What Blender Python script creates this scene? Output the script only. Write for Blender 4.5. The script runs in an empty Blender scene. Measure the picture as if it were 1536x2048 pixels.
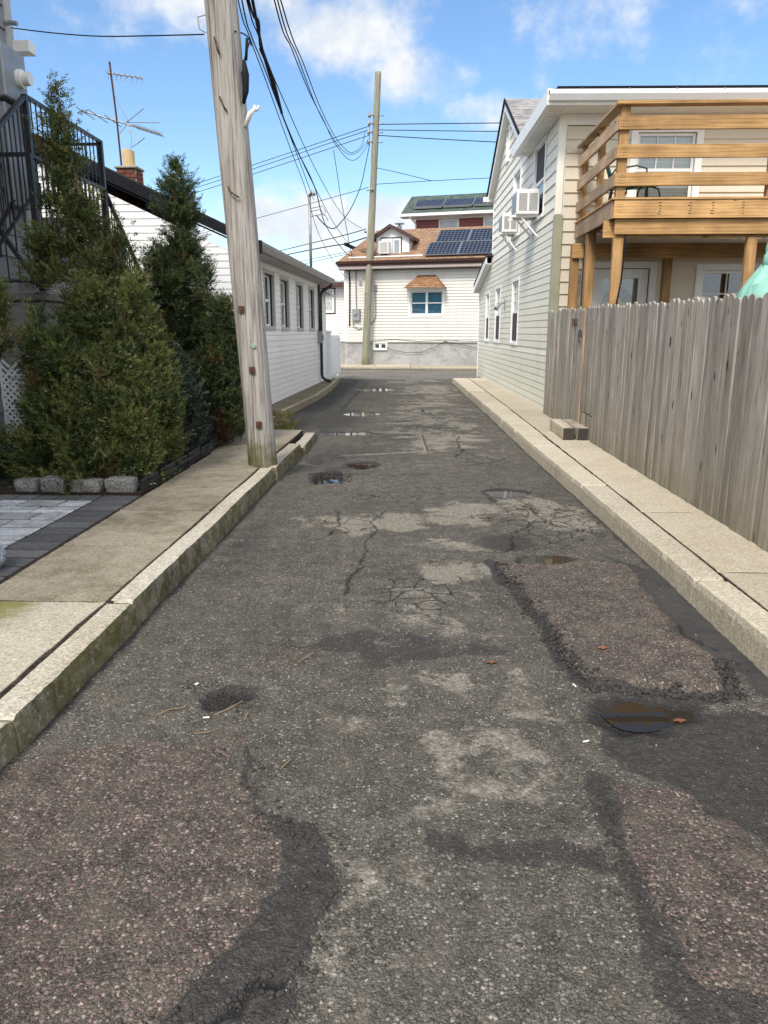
import bpy, bmesh, math, random
import numpy as np
from mathutils import Vector, Matrix, noise as mnoise

S = bpy.context.scene
COL = S.collection
R = math.radians
rnd = random.Random(7)

# ------------------------------------------------------------------ camera
cd = bpy.data.cameras.new('camera'); cam = bpy.data.objects.new('camera', cd); COL.objects.link(cam)
cam.location = (0, 0, 1.55); cam.rotation_euler = (R(90 - 13.744), 0, R(2.03))
cd.lens = 26.02; cd.sensor_width = 36; cd.clip_start = 0.05; cd.clip_end = 2000
S.camera = cam

# ------------------------------------------------------------------ view, sun, sky
S.view_settings.view_transform = 'Standard'; S.view_settings.look = 'None'
S.view_settings.gamma = 1; S.view_settings.use_curve_mapping = False
S.view_settings.exposure = 0.92
SUN_TRAVEL = Vector((0.33, 0.72, -0.92)).normalized()
sd = bpy.data.lights.new('sun', 'SUN'); sd.energy = 2.15; sd.angle = R(15); sd.color = (1.0, 0.93, 0.82)
so = bpy.data.objects.new('sun', sd); COL.objects.link(so)
so.rotation_euler = SUN_TRAVEL.to_track_quat('-Z', 'Y').to_euler(); so.location = (-20, -20, 30)
to_sun = -SUN_TRAVEL
W = bpy.data.worlds.new('World'); S.world = W; W.use_nodes = True


class G:
    """small node-graph writer"""
    def __init__(s, nt):
        s.nt = nt; nt.nodes.clear()
    def n(s, t, ins=None, out=0, **props):
        nd = s.nt.nodes.new(t)
        for k, v in props.items(): setattr(nd, k, v)
        for k, v in (ins or {}).items():
            sk = nd.inputs[k]
            if isinstance(v, bpy.types.NodeSocket): s.nt.links.new(v, sk)
            else: sk.default_value = v
        return nd.outputs[out] if out is not None else nd
    def m(s, op, a, b=0.0, c=0.0):
        return s.n('ShaderNodeMath', {0: a, 1: b, 2: c}, operation=op)
    def clampm(s, op, a, b=0.0):
        return s.n('ShaderNodeMath', {0: a, 1: b}, operation=op, use_clamp=True)
    def vm(s, op, a, b=(0, 0, 0), out=0):
        return s.n('ShaderNodeVectorMath', {0: a, 1: b}, out=out, operation=op)
    def noise(s, vec, scale, detail=4, rough=0.55, out=0, dist=0.0):
        return s.n('ShaderNodeTexNoise', {'Vector': vec, 'Scale': scale, 'Detail': detail, 'Roughness': rough, 'Distortion': dist}, out=out)
    def vor(s, vec, scale, out='Distance', feature='F1', rand=1.0):
        return s.n('ShaderNodeTexVoronoi', {'Vector': vec, 'Scale': scale, 'Randomness': rand}, out=out, feature=feature)
    def ss(s, v, a, b, lo=0.0, hi=1.0):
        return s.n('ShaderNodeMapRange', {'Value': v, 'From Min': a, 'From Max': b, 'To Min': lo, 'To Max': hi}, interpolation_type='SMOOTHSTEP')
    def lin(s, v, a, b, lo=0.0, hi=1.0):
        return s.n('ShaderNodeMapRange', {'Value': v, 'From Min': a, 'From Max': b, 'To Min': lo, 'To Max': hi})
    def mix(s, f, a, b, blend='MIX'):
        nd = s.nt.nodes.new('ShaderNodeMix'); nd.data_type = 'RGBA'; nd.blend_type = blend
        for k, v in ((0, f), (6, a), (7, b)):
            if isinstance(v, bpy.types.NodeSocket): s.nt.links.new(v, nd.inputs[k])
            else: nd.inputs[k].default_value = (tuple(v) + (1,))[:4] if hasattr(v, '__len__') else v
        return nd.outputs[2]
    def ramp(s, f, stops):
        nd = s.nt.nodes.new('ShaderNodeValToRGB'); e = nd.color_ramp.elements
        while len(e) < len(stops): e.new(0.5)
        for el, (p, c) in zip(e, stops):
            el.position = p; el.color = (tuple(c) + (1,))[:4] if hasattr(c, '__len__') else (c, c, c, 1)
        s.nt.links.new(f, nd.inputs[0]); return nd.outputs[0]
    def scalec(s, col, f):
        return s.n('ShaderNodeVectorMath', {0: col, 3: f}, operation='SCALE')
    def bump(s, h, strength=0.5, dist=0.01, normal=None):
        ins = {'Height': h, 'Strength': strength, 'Distance': dist}
        if normal is not None: ins['Normal'] = normal
        return s.n('ShaderNodeBump', ins)


g = G(W.node_tree)
sky = g.n('ShaderNodeTexSky', out=None)
sky.sky_type = 'NISHITA'; sky.sun_disc = False
sky.sun_elevation = math.asin(to_sun.z); sky.sun_rotation = math.atan2(to_sun.x, to_sun.y)
sky.altitude = 0; sky.air_density = 1.0; sky.dust_density = 0.3; sky.ozone_density = 2.0
hsv = g.n('ShaderNodeHueSaturation', {'Saturation': 1.13, 'Value': 1.0, 'Hue': 0.5, 'Color': sky.outputs[0]})
dirv = g.n('ShaderNodeTexCoord', out='Generated')
sx = g.n('ShaderNodeSeparateXYZ', {0: dirv}, out=None)
DX, DY, DZ = sx.outputs
zc = g.m('ADD', g.m('MAXIMUM', DZ, 0.0), 0.14)
pl = g.n('ShaderNodeCombineXYZ', {0: g.m('DIVIDE', DX, zc), 1: g.m('DIVIDE', DY, zc), 2: 0.3})
nz = g.noise(pl, 1.9, 8, 0.56)
nz2 = g.noise(dirv, 16, 6, 0.6)
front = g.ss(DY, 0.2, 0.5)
blobs = None
for (cx, cz, rx, rz, w) in [(-.075, .335, .10, .050, .62), (0.0, .295, .075, .032, .55), (-.13, .36, .09, .05, .5), (.16, .325, .12, .055, .27), (-.26, .355, .11, .05, .42),
                            (.09, .255, .05, .022, .36), (-.19, .135, .035, .024, .85), (-.115, .128, .05, .032, .9), (-.03, .128, .06, .030, .9), (.05, .12, .06, .03, .7), (-.30, .12, .08, .03, .5), (.3, .20, .12, .04, .4)]:
    a = g.m('DIVIDE', g.m('SUBTRACT', DX, cx), rx); b = g.m('DIVIDE', g.m('SUBTRACT', DZ, cz), rz)
    e = g.m('MULTIPLY', g.m('EXPONENT', g.m('MULTIPLY', g.m('ADD', g.m('MULTIPLY', a, a), g.m('MULTIPLY', b, b)), -1.0)), w)
    blobs = e if blobs is None else g.m('MAXIMUM', blobs, e)
blobs = g.m('MULTIPLY', blobs, front)
nfree = g.m('MULTIPLY', g.m('SUBTRACT', nz, g.m('ADD', 0.26, g.m('MULTIPLY', front, .18))), g.m('SUBTRACT', 3.0, g.m('MULTIPLY', front, 2.5)))  # cloud cover thickened out of view to lift the ambient light
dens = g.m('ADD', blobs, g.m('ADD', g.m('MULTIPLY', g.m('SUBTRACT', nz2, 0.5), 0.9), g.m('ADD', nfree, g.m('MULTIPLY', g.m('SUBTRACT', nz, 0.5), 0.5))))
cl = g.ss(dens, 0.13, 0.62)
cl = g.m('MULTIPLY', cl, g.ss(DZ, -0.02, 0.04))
ccol = g.scalec(g.mix(g.ss(nz2, 0.35, 0.65), (3.8, 4.05, 4.4), (4.8, 4.82, 4.8)), g.ss(front, 0.0, 1.0, 1.75, 1.0))  # unseen clouds overhead and behind are brightened to add fill light
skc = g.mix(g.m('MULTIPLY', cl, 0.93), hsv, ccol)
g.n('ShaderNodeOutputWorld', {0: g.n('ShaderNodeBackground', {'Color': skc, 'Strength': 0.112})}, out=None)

# ------------------------------------------------------------------ object helpers
def link(o, parent=None):
    COL.objects.link(o)
    if parent is not None: o.parent = parent
    return o

def tag(o, label=None, cat=None, group=None, kind=None):
    if label: o['label'] = label
    if cat: o['category'] = cat
    if group: o['group'] = group
    if kind: o['kind'] = kind
    return o

def empty(name, loc=(0, 0, 0), rz=0.0, label=None, cat=None, group=None, kind=None):
    o = bpy.data.objects.new(name, None); o.location = loc; o.rotation_euler = (0, 0, rz); o.empty_display_size = .2
    COL.objects.link(o)
    return tag(o, label, cat, group, kind)

def mesh_obj(name, V, F, mat, parent=None, smooth=False, loc=None, bevel=0.0):
    me = bpy.data.meshes.new(name); me.from_pydata([tuple(v) for v in V], [], F)
    me.materials.append(mat); me.update()
    if smooth: me.polygons.foreach_set('use_smooth', [True] * len(me.polygons))
    o = bpy.data.objects.new(name, me)
    if loc is not None: o.location = loc
    if bevel:
        b = o.modifiers.new('bevel', 'BEVEL'); b.width = bevel; b.segments = 1; b.limit_method = 'ANGLE'
    return link(o, parent)

def np_mesh(name, V, F4, mat, parent=None, smooth=False):
    me = bpy.data.meshes.new(name); nv, nf, k = len(V), len(F4), F4.shape[1]
    me.vertices.add(nv); me.vertices.foreach_set('co', np.ascontiguousarray(V, dtype=np.float32).ravel())
    me.loops.add(nf * k); me.loops.foreach_set('vertex_index', np.ascontiguousarray(F4, dtype=np.int32).ravel())
    me.polygons.add(nf); me.polygons.foreach_set('loop_start', np.arange(0, nf * k, k, dtype=np.int32))
    me.polygons.foreach_set('loop_total', np.full(nf, k, dtype=np.int32))
    me.update(calc_edges=True)
    if smooth: me.polygons.foreach_set('use_smooth', np.ones(nf, dtype=bool))
    me.materials.append(mat)
    return link(bpy.data.objects.new(name, me), parent)

def instance(o, parent=None, loc=None, rot=None, scale=None):
    c = o.copy(); COL.objects.link(c)
    c.parent = parent if parent is not None else o.parent
    if loc is not None: c.location = loc
    if rot is not None: c.rotation_euler = rot
    if scale is not None: c.scale = scale
    return c

class MB:
    def __init__(s): s.V = []; s.F = []
    def add(s, vs, fs):
        b = len(s.V); s.V += [tuple(v) for v in vs]; s.F += [tuple(i + b for i in f) for f in fs]; return s
    def box(s, x0, x1, y0, y1, z0, z1):
        return s.add([(x0, y0, z0), (x1, y0, z0), (x1, y1, z0), (x0, y1, z0), (x0, y0, z1), (x1, y0, z1), (x1, y1, z1), (x0, y1, z1)],
                     [(0, 3, 2, 1), (4, 5, 6, 7), (0, 1, 5, 4), (1, 2, 6, 5), (2, 3, 7, 6), (3, 0, 4, 7)])
    def bar(s, a, b, w, h, up=(0, 0, 1)):
        a = Vector(a); b = Vector(b); d = (b - a).normalized(); up = Vector(up)
        if abs(d.dot(up)) > .99: up = Vector((0, 1, 0))
        x = d.cross(up).normalized() * (w / 2); y = x.cross(d).normalized() * (h / 2)
        vs = [a - x - y, a + x - y, a + x + y, a - x + y, b - x - y, b + x - y, b + x + y, b - x + y]
        return s.add(vs, [(3, 2, 1, 0), (4, 5, 6, 7), (0, 1, 5, 4), (1, 2, 6, 5), (2, 3, 7, 6), (3, 0, 4, 7)])
    def tube(s, pts, r, n=8, cap=True):
        pts = [Vector(p) for p in pts]; vs = []; fs = []; N = len(pts)
        rs = r if hasattr(r, '__len__') else [r] * N
        prev = None
        for i, p in enumerate(pts):
            d = (pts[min(i + 1, N - 1)] - pts[max(i - 1, 0)]).normalized()
            if prev is None:
                x = d.cross(Vector((0, 0, 1)) if abs(d.z) < .9 else Vector((1, 0, 0))).normalized()
            else:
                x = (prev - d * prev.dot(d)).normalized()
            prev = x; y = d.cross(x)
            for k in range(n):
                a = 2 * math.pi * k / n; vs.append(p + (x * math.cos(a) + y * math.sin(a)) * rs[i])
        for i in range(N - 1):
            for k in range(n):
                fs.append((i * n + k, i * n + (k + 1) % n, (i + 1) * n + (k + 1) % n, (i + 1) * n + k))
        if cap: fs += [tuple(range(n - 1, -1, -1)), tuple((N - 1) * n + k for k in range(n))]
        return s.add(vs, fs)
    def prism(s, poly, f0, f1):
        """poly: 2D points; f0,f1 map a 2D point to 3D on the two end faces"""
        n = len(poly); vs = [f0(*p) for p in poly] + [f1(*p) for p in poly]
        return s.add(vs, [tuple(range(n - 1, -1, -1)), tuple(range(n, 2 * n))] + [(i, (i + 1) % n, (i + 1) % n + n, i + n) for i in range(n)])
    def build(s, name, mat, parent=None, smooth=False, loc=None, bevel=0.0):
        return mesh_obj(name, s.V, s.F, mat, parent, smooth, loc, bevel)

# ------------------------------------------------------------------ materials
def newmat(name):
    m = bpy.data.materials.new(name); m.use_nodes = True
    return m, G(m.node_tree)

def finish(g, col, rough=0.8, normal=None, spec=0.3, metal=0.0, **kw):
    ins = {'Base Color': col if isinstance(col, bpy.types.NodeSocket) else (tuple(col) + (1,))[:4], 'Roughness': rough, 'Specular IOR Level': spec, 'Metallic': metal}
    if normal is not None: ins['Normal'] = normal
    ins.update(kw)
    g.n('ShaderNodeOutputMaterial', {0: g.n('ShaderNodeBsdfPrincipled', ins)}, out=None)

def pos(g): return g.n('ShaderNodeNewGeometry', out='Position')
def objc(g): return g.n('ShaderNodeTexCoord', out='Object')
def orand(g): return g.n('ShaderNodeObjectInfo', out='Random')
def normal_z(g):
    return g.n('ShaderNodeSeparateXYZ', {0: g.n('ShaderNodeNewGeometry', out='Normal')}, out=2)

def plain(name, col, rough=0.6, var=0.12, spec=0.4, metal=0.0, nscale=6.0, bumpd=0.0):
    m, g = newmat(name); p = pos(g)
    nz = g.noise(p, nscale, 5, 0.6); k = g.lin(nz, 0.25, 0.75, 1 - var, 1 + var)
    k = g.m('MULTIPLY', k, g.lin(orand(g), 0, 1, 1 - var * .4, 1 + var * .4))
    c = g.scalec((tuple(col)), k)
    nrm = g.bump(g.noise(p, nscale * 20, 3), 0.3, bumpd) if bumpd else None
    finish(g, c, rough, nrm, spec, metal); return m

def siding_mat(name, col, dirt=(0.25, 0.23, 0.18), dirt_amt=0.25, grain=False, var=0.05, rough=0.5, green=0.0):
    m, g = newmat(name); p = pos(g)
    nz = g.noise(p, 0.9, 6, 0.6); st = g.noise(g.n('ShaderNodeMapping', {'Vector': p, 'Scale': (7, 7, 0.7)}), 1.0, 5, 0.65)
    d = g.m('MULTIPLY', g.ss(g.m('ADD', g.m('MULTIPLY', nz, .5), g.m('MULTIPLY', st, .5)), 0.46, 0.72), dirt_amt)
    base = g.scalec(col, g.lin(orand(g), 0, 1, 1 - var, 1 + var))
    c = g.mix(d, base, dirt)
    if green:
        zz = g.n('ShaderNodeSeparateXYZ', {0: p}, out=2)
        c = g.mix(g.m('MULTIPLY', g.ss(g.m('ADD', zz, g.m('MULTIPLY', nz, 2.0)), 3.2, 0.6), green), c, (.42, .45, .30))
    h = g.noise(g.n('ShaderNodeMapping', {'Vector': p, 'Scale': (6, 6, 90) if grain else (4, 4, 4)}), 1.0, 4, 0.6)
    finish(g, c, rough, g.bump(h, 0.35 if grain else 0.15, 0.004 if grain else 0.006), 0.35); return m

def wood_mat(name, axis, light, dark, knots=True, var=0.27, rough=0.75, cell=1.0):
    m, g = newmat(name); p = pos(g)
    off = g.vm('SCALE', (13.1, 7.7, 5.3)); g.nt.links.new(g.m('MULTIPLY', orand(g), 9.0), off.node.inputs[3])
    q = g.vm('ADD', p, off)
    sc = [26, 26, 26]; sc[axis] = 1.6
    grain = g.noise(g.n('ShaderNodeMapping', {'Vector': q, 'Scale': tuple(v * cell for v in sc)}), 1.0, 6, 0.62, dist=0.4)
    sc2 = [9, 9, 9]; sc2[axis] = 0.9
    wav = g.n('ShaderNodeTexWave', {'Vector': g.n('ShaderNodeMapping', {'Vector': q, 'Scale': tuple(sc2)}), 'Scale': 1.6, 'Distortion': 7.0, 'Detail': 2.0, 'Detail Scale': 0.6}, out='Fac', wave_type='RINGS')
    f = g.m('ADD', g.m('MULTIPLY', grain, 0.82), g.m('MULTIPLY', wav, 0.18))
    c = g.mix(g.ss(f, 0.18, 0.70), dark, light)
    blot = g.noise(q, 2.3, 4, 0.5)
    c = g.scalec(c, g.lin(blot, .3, .7, 1 - var, 1 + var))
    if knots:
        kd = g.vor(g.n('ShaderNodeMapping', {'Vector': q, 'Scale': (4.0 if axis != 0 else 1.6, 4.0 if axis != 1 else 1.6, 4.0 if axis != 2 else 1.6)}), 1.0)
        c = g.mix(g.ss(kd, 0.10, 0.05), c, tuple(v * .45 for v in dark))
    c = g.scalec(c, g.lin(orand(g), 0, 1, 1 - var * .7, 1 + var * .7))
    finish(g, c, rough, g.bump(f, 0.4, 0.004), 0.25); return m

def concrete_mat(name, col, stain=(.16, .13, .09), stain_amt=.5, rv=.13, moss=0.0, side_moss=0.0, speck=.25, ag=90.0, mossc=(.11, .12, .035), stain_scale=1.0, spots=()):
    m, g = newmat(name); p = pos(g)
    n1 = g.noise(p, 1.1 * stain_scale, 7, 0.62); n2 = g.noise(p, 7.0, 6, 0.65); n3 = g.noise(p, 55.0, 4, 0.7)
    base = g.scalec(col, g.lin(orand(g), 0, 1, 1 - rv, 1 + rv))
    base = g.scalec(base, g.lin(n3, .25, .75, .80, 1.2))
    c = g.mix(g.m('MULTIPLY', g.ss(g.m('ADD', g.m('MULTIPLY', n1, .65), g.m('MULTIPLY', n2, .35)), .42, .66), stain_amt), base, stain)
    vc = g.vor(p, ag, out='Color'); vs = g.n('ShaderNodeSeparateXYZ', {0: vc}, out=0)
    c = g.scalec(c, g.lin(vs, 0, 1, 1 - speck, 1 + speck))
    if moss:
        c = g.mix(g.m('MULTIPLY', g.ss(g.m('ADD', g.m('MULTIPLY', g.noise(p, .55, 5, .6), .75), g.m('MULTIPLY', n2, .3)), .56, .74), moss), c, mossc)
    for (sx_, sy_, sr, sa, sc_) in spots:
        dd = g.vm('DISTANCE', g.vm('ADD', g.vm('MULTIPLY', p, (1, 1, 0)), g.vm('SCALE', (0, 0, 0))), (sx_, sy_, 0), out='Value')
        dd = g.m('ADD', dd, g.m('MULTIPLY', g.m('SUBTRACT', n2, .5), sr * 1.6))
        c = g.mix(g.m('MULTIPLY', g.ss(dd, sr, sr * .25), sa), c, sc_)
    if side_moss:
        side = g.ss(normal_z(g), .75, .25)
        mm = g.m('MULTIPLY', side, g.lin(n2, .3, .6, side_moss * .55, side_moss))
        c = g.mix(mm, c, g.mix(g.ss(g.noise(p, 2.2, 5, .6), .4, .62), (.06, .05, .022), (.10, .092, .024)))
        c = g.mix(g.m('MULTIPLY', side, g.ss(g.noise(p, 24, 5, .75), .55, .66, 0, .65)), c, (.42, .39, .32))
    h = g.m('ADD', g.m('MULTIPLY', n3, .5), g.m('MULTIPLY', g.vor(p, ag), .5))
    finish(g, c, .9, g.bump(h, .55, .006), .2); return m

def shingle_mat(name, cols, scale=1.0):
    m, g = newmat(name); p = pos(g)
    v = g.vor(g.n('ShaderNodeMapping', {'Vector': p, 'Scale': (3.4 * scale, 3.4 * scale, 7.5 * scale)}), 1.0, out='Color')
    f = g.n('ShaderNodeSeparateXYZ', {0: v}, out=0)
    n = len(cols); c = g.ramp(f, [(i / (n - 1), cols[i]) for i in range(n)])
    c = g.scalec(c, g.lin(g.noise(p, 30, 4, .7), .3, .7, .75, 1.25))
    finish(g, c, .95, g.bump(g.noise(p, 90, 3), .5, .005), .15); return m

def glass_mat():
    m, g = newmat('window_glass')
    fr = g.n('ShaderNodeFresnel', {'IOR': 1.5}); p = pos(g)
    wv = g.bump(g.noise(p, 1.7, 2), .05, .02)
    gl = g.n('ShaderNodeBsdfGlossy', {'Color': (.95, .97, 1, 1), 'Roughness': .015, 'Normal': wv})
    tr = g.n('ShaderNodeBsdfTransparent', {'Color': (.93, .95, .95, 1)})
    k = g.m('ADD', g.m('MULTIPLY', fr, .85), .03)
    g.n('ShaderNodeOutputMaterial', {0: g.n('ShaderNodeMixShader', {0: k, 1: tr, 2: gl})}, out=None)
    return m

def curtain_mat(name, col, axis_scale=(55, 55, .6)):
    m, g = newmat(name); p = pos(g)
    f = g.noise(g.n('ShaderNodeMapping', {'Vector': p, 'Scale': axis_scale}), 1.0, 2, .5)
    finish(g, g.scalec(col, g.lin(f, .3, .7, .75, 1.2)), .9); return m

M = {}
M['white_side'] = siding_mat('white_vinyl_siding', (.84, .84, .85), dirt=(.40, .39, .36), dirt_amt=.22, var=.025)
M['far_side'] = siding_mat('cream_white_siding', (.74, .72, .67), dirt=(.42, .37, .30), dirt_amt=.25, var=.03)
M['wing_side'] = siding_mat('pinkish_white_siding', (.74, .69, .69), dirt=(.45, .38, .36), dirt_amt=.2, var=.03)
M['beige_side'] = siding_mat('beige_lap_siding', (.62, .56, .45), dirt=(.34, .29, .22), dirt_amt=.25, grain=True, var=.04)
M['cream_side'] = siding_mat('cream_lap_siding', (.83, .80, .71), dirt=(.40, .36, .28), dirt_amt=.30, grain=True, var=.03)
M['green_side'] = siding_mat('pale_green_vinyl_siding', (.74, .73, .635), dirt=(.36, .37, .28), dirt_amt=.3, var=.035, green=.16)
M['red_side'] = siding_mat('dark_red_siding', (.22, .07, .07), dirt=(.12, .04, .04), dirt_amt=.3, var=.06)
M['grey_side'] = siding_mat('grey_siding', (.23, .23, .245), dirt=(.14, .14, .14), dirt_amt=.3, var=.08)
M['olive_trim'] = plain('olive_trim', (.33, .33, .245), .6, .18, nscale=3)
M['white_trim'] = plain('white_trim', (.78, .78, .77), .45, .08)
M['grey_trim'] = plain('grey_trim', (.42, .41, .39), .55, .12)
M['white_pvc'] = plain('white_pvc', (.80, .82, .84), .35, .04)
M['black_metal'] = plain('black_paint', (.012, .013, .017), .4, .3, spec=.5)
M['black_fascia'] = plain('black_fascia', (.012, .013, .017), .85, .25, spec=.15)
M['brown_fascia'] = plain('brown_fascia', (.065, .030, .026), .5, .2)
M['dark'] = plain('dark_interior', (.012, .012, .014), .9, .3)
M['reveal_dark'] = plain('dark_reveal', (.02, .02, .022), .7, .3)
M['metal_grey'] = plain('grey_metal', (.27, .285, .30), .45, .15, metal=.3)
M['galv'] = plain('galvanised_pipe', (.28, .27, .26), .5, .25, metal=.4)
M['rust'] = plain('rusty_iron', (.085, .040, .022), .85, .5, nscale=40, bumpd=.004)
M['cable'] = plain('cable_sheath', (.010, .011, .014), .8, .2, spec=.2)
M['glass'] = glass_mat()
M['blue_curtain'] = curtain_mat('blue_curtain', (.15, .36, .50))
M['grey_curtain'] = curtain_mat('grey_curtain', (.20, .25, .27))
M['pale_blind'] = curtain_mat('pale_blind', (.52, .54, .50), (.5, .5, 38))
M['lace'] = curtain_mat('lace_curtain', (.45, .47, .46), (9, 9, 9))
M['screen'] = plain('dark_insect_screen', (.055, .05, .055), .8, .1)
M['plaster'] = concrete_mat('grey_render', (.36, .36, .355), stain=(.20, .20, .20), stain_amt=.75, speck=.08, stain_scale=1.2)
M['stoop_conc'] = concrete_mat('stoop_concrete', (.30, .29, .27), stain=(.12, .11, .10), stain_amt=.6, speck=.15)
M['grey_shingle'] = shingle_mat('grey_roof_shingle', [(.30, .29, .29), (.20, .195, .20), (.36, .35, .34), (.26, .25, .25)], 1.2)
M['orange_shingle'] = shingle_mat('brown_roof_shingle', [(.29, .185, .12), (.21, .13, .085), (.36, .24, .16), (.26, .16, .105)], 2.6)
M['green_shingle'] = shingle_mat('green_roof_shingle', [(.075, .10, .088), (.05, .072, .062), (.105, .132, .115)], 1.3)
M['dark_shingle'] = shingle_mat('black_roof_shingle', [(.03, .03, .032), (.05, .05, .052), (.02, .02, .022)], 1.3)
M['cedar_shingle'] = shingle_mat('cedar_shingle', [(.30, .17, .09), (.22, .115, .06), (.36, .21, .12)], 2.2)
M['metal_roof'] = plain('pale_metal_roof', (.62, .65, .68), .5, .12)
M['lumber_x'] = wood_mat('treated_lumber_along_x', 0, (.48, .29, .125), (.27, .145, .055))
M['lumber_y'] = wood_mat('weathered_lumber_along_y', 1, (.46, .335, .225), (.27, .175, .10))
M['lumber_z'] = wood_mat('treated_lumber_upright', 2, (.42, .25, .11), (.22, .115, .045))
M['joist'] = wood_mat('joist_lumber', 1, (.30, .17, .075), (.17, .09, .035), knots=False)
M['timber'] = wood_mat('old_grey_timber', 1, (.46, .40, .31), (.26, .22, .165), knots=False)
M['timber_end'] = plain('dark_end_grain', (.05, .045, .04), .9, .4, nscale=25)
M['brick'] = plain('red_brick', (.15, .050, .034), .9, .35, nscale=14, bumpd=.006)
M['mortar'] = plain('mortar', (.30, .28, .25), .95, .2, nscale=30)
M['clay'] = plain('clay_flue', (.58, .42, .22), .8, .15)
M['paver_light'] = concrete_mat('light_grey_paver', (.43, .44, .46), stain=(.12, .12, .125), stain_amt=.8, speck=.12, stain_scale=3.0, rv=.28)
M['paver_dark'] = concrete_mat('dark_grey_paver', (.11, .112, .115), rv=.3, stain=(.045, .045, .045), stain_amt=.5, speck=.2)
M['paver_brown'] = concrete_mat('brown_mossy_paver', (.11, .095, .07), stain=(.05, .05, .03), stain_amt=.6, speck=.2, moss=.5)
M['soil'] = concrete_mat('dark_soil', (.030, .024, .019), stain=(.05, .022, .015), stain_amt=.6, speck=.6, ag=60)
M['dirt'] = concrete_mat('yard_dirt', (.13, .115, .09), stain=(.08, .07, .05), stain_amt=.6, speck=.4, ag=50)
M['statue'] = plain('verdigris', (.25, .50, .41), .75, .22, nscale=9, bumpd=.004)
M['teal'] = plain('teal_fabric', (.015, .24, .22), .8, .12, nscale=40)
M['granite'] = None

def granite_mat(name, a, b, d):
    m, g = newmat(name); p = pos(g)
    v = g.n('ShaderNodeSeparateXYZ', {0: g.vor(p, 130, out='Color')}, out=0)
    n = g.noise(p, 9, 5, .6)
    c = g.ramp(v, [(0, d), (.3, b), (.62, a), (1, tuple(min(.8, x * 1.35) for x in a))])
    c = g.scalec(c, g.lin(n, .3, .7, .7, 1.2))
    finish(g, c, .8, g.bump(g.noise(p, 45, 5, .65), .6, .012), .3); return m
M['granite'] = granite_mat('grey_granite', (.23, .225, .21), (.145, .14, .13), (.06, .055, .05))
M['granite_blue'] = granite_mat('blue_grey_granite', (.40, .45, .50), (.24, .28, .33), (.08, .10, .13))

def solar_mat():
    m, g = newmat('solar_cells'); p = objc(g)
    s = g.n('ShaderNodeSeparateXYZ', {0: p}, out=None)
    def line(v, step, w):
        f = g.m('ABSOLUTE', g.m('SUBTRACT', g.m('FRACT', g.m('DIVIDE', v, step)), .5))
        return g.ss(f, .5 - w, .5 - w * .4)
    ln = g.m('MAXIMUM', line(s.outputs[0], .16, .07), line(s.outputs[1], .16, .07))
    c = g.mix(ln, g.scalec((.012, .015, .026), g.lin(g.noise(p, 1.2, 3), .3, .7, .7, 1.4)), (.15, .17, .21))
    finish(g, c, .22, None, .3); return m
M['solar'] = solar_mat()

def pole_mat(name, light, dark, mossy, green=0.0):
    m, g = newmat(name); p = objc(g)
    sp = g.n('ShaderNodeSeparateXYZ', {0: p}, out=None)
    f1 = g.noise(g.n('ShaderNodeMapping', {'Vector': p, 'Scale': (34, 34, .8)}), 1.0, 6, .68)
    f2 = g.noise(g.n('ShaderNodeMapping', {'Vector': p, 'Scale': (95, 95, 3.2)}), 1.0, 5, .7)
    f3 = g.noise(g.n('ShaderNodeMapping', {'Vector': p, 'Scale': (8, 8, .7)}), 1.0, 4, .5)
    f = g.m('ADD', g.m('MULTIPLY', f1, .55), g.m('ADD', g.m('MULTIPLY', f2, .3), g.m('MULTIPLY', f3, .15)))
    c = g.mix(g.ss(f, .40, .58), dark, light)
    c = g.mix(g.ss(f2, .36, .29, 0, .8), c, tuple(v * .4 for v in dark))
    c = g.mix(g.ss(f1, .40, .33, 0, .85), c, tuple(v * .35 for v in dark))
    sm = g.noise(g.n('ShaderNodeMapping', {'Vector': p, 'Scale': (5, 5, 5)}), 1.0, 5, .6)
    c = g.mix(g.ss(g.noise(p, 1.3, 3), .52, .68, 0, .35), c, (.27, .21, .17))
    c = g.mix(g.m('MULTIPLY', g.ss(g.m('ADD', sp.outputs[2], g.m('MULTIPLY', sm, 1.0)), .95, .42), mossy), c, (.085, .085, .018))
    if green: c = g.mix(g.ss(f3, .4, .65, 0, green), c, (.21, .23, .13))
    finish(g, c, .88, g.bump(f, .9, .015), .2); return m
M['pole_old'] = pole_mat('weathered_pole_wood', (.42, .395, .365), (.19, .172, .155), 1.0)
M['pole_far'] = pole_mat('greenish_pole_wood', (.335, .315, .255), (.17, .155, .12), .7, .45)

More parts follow.
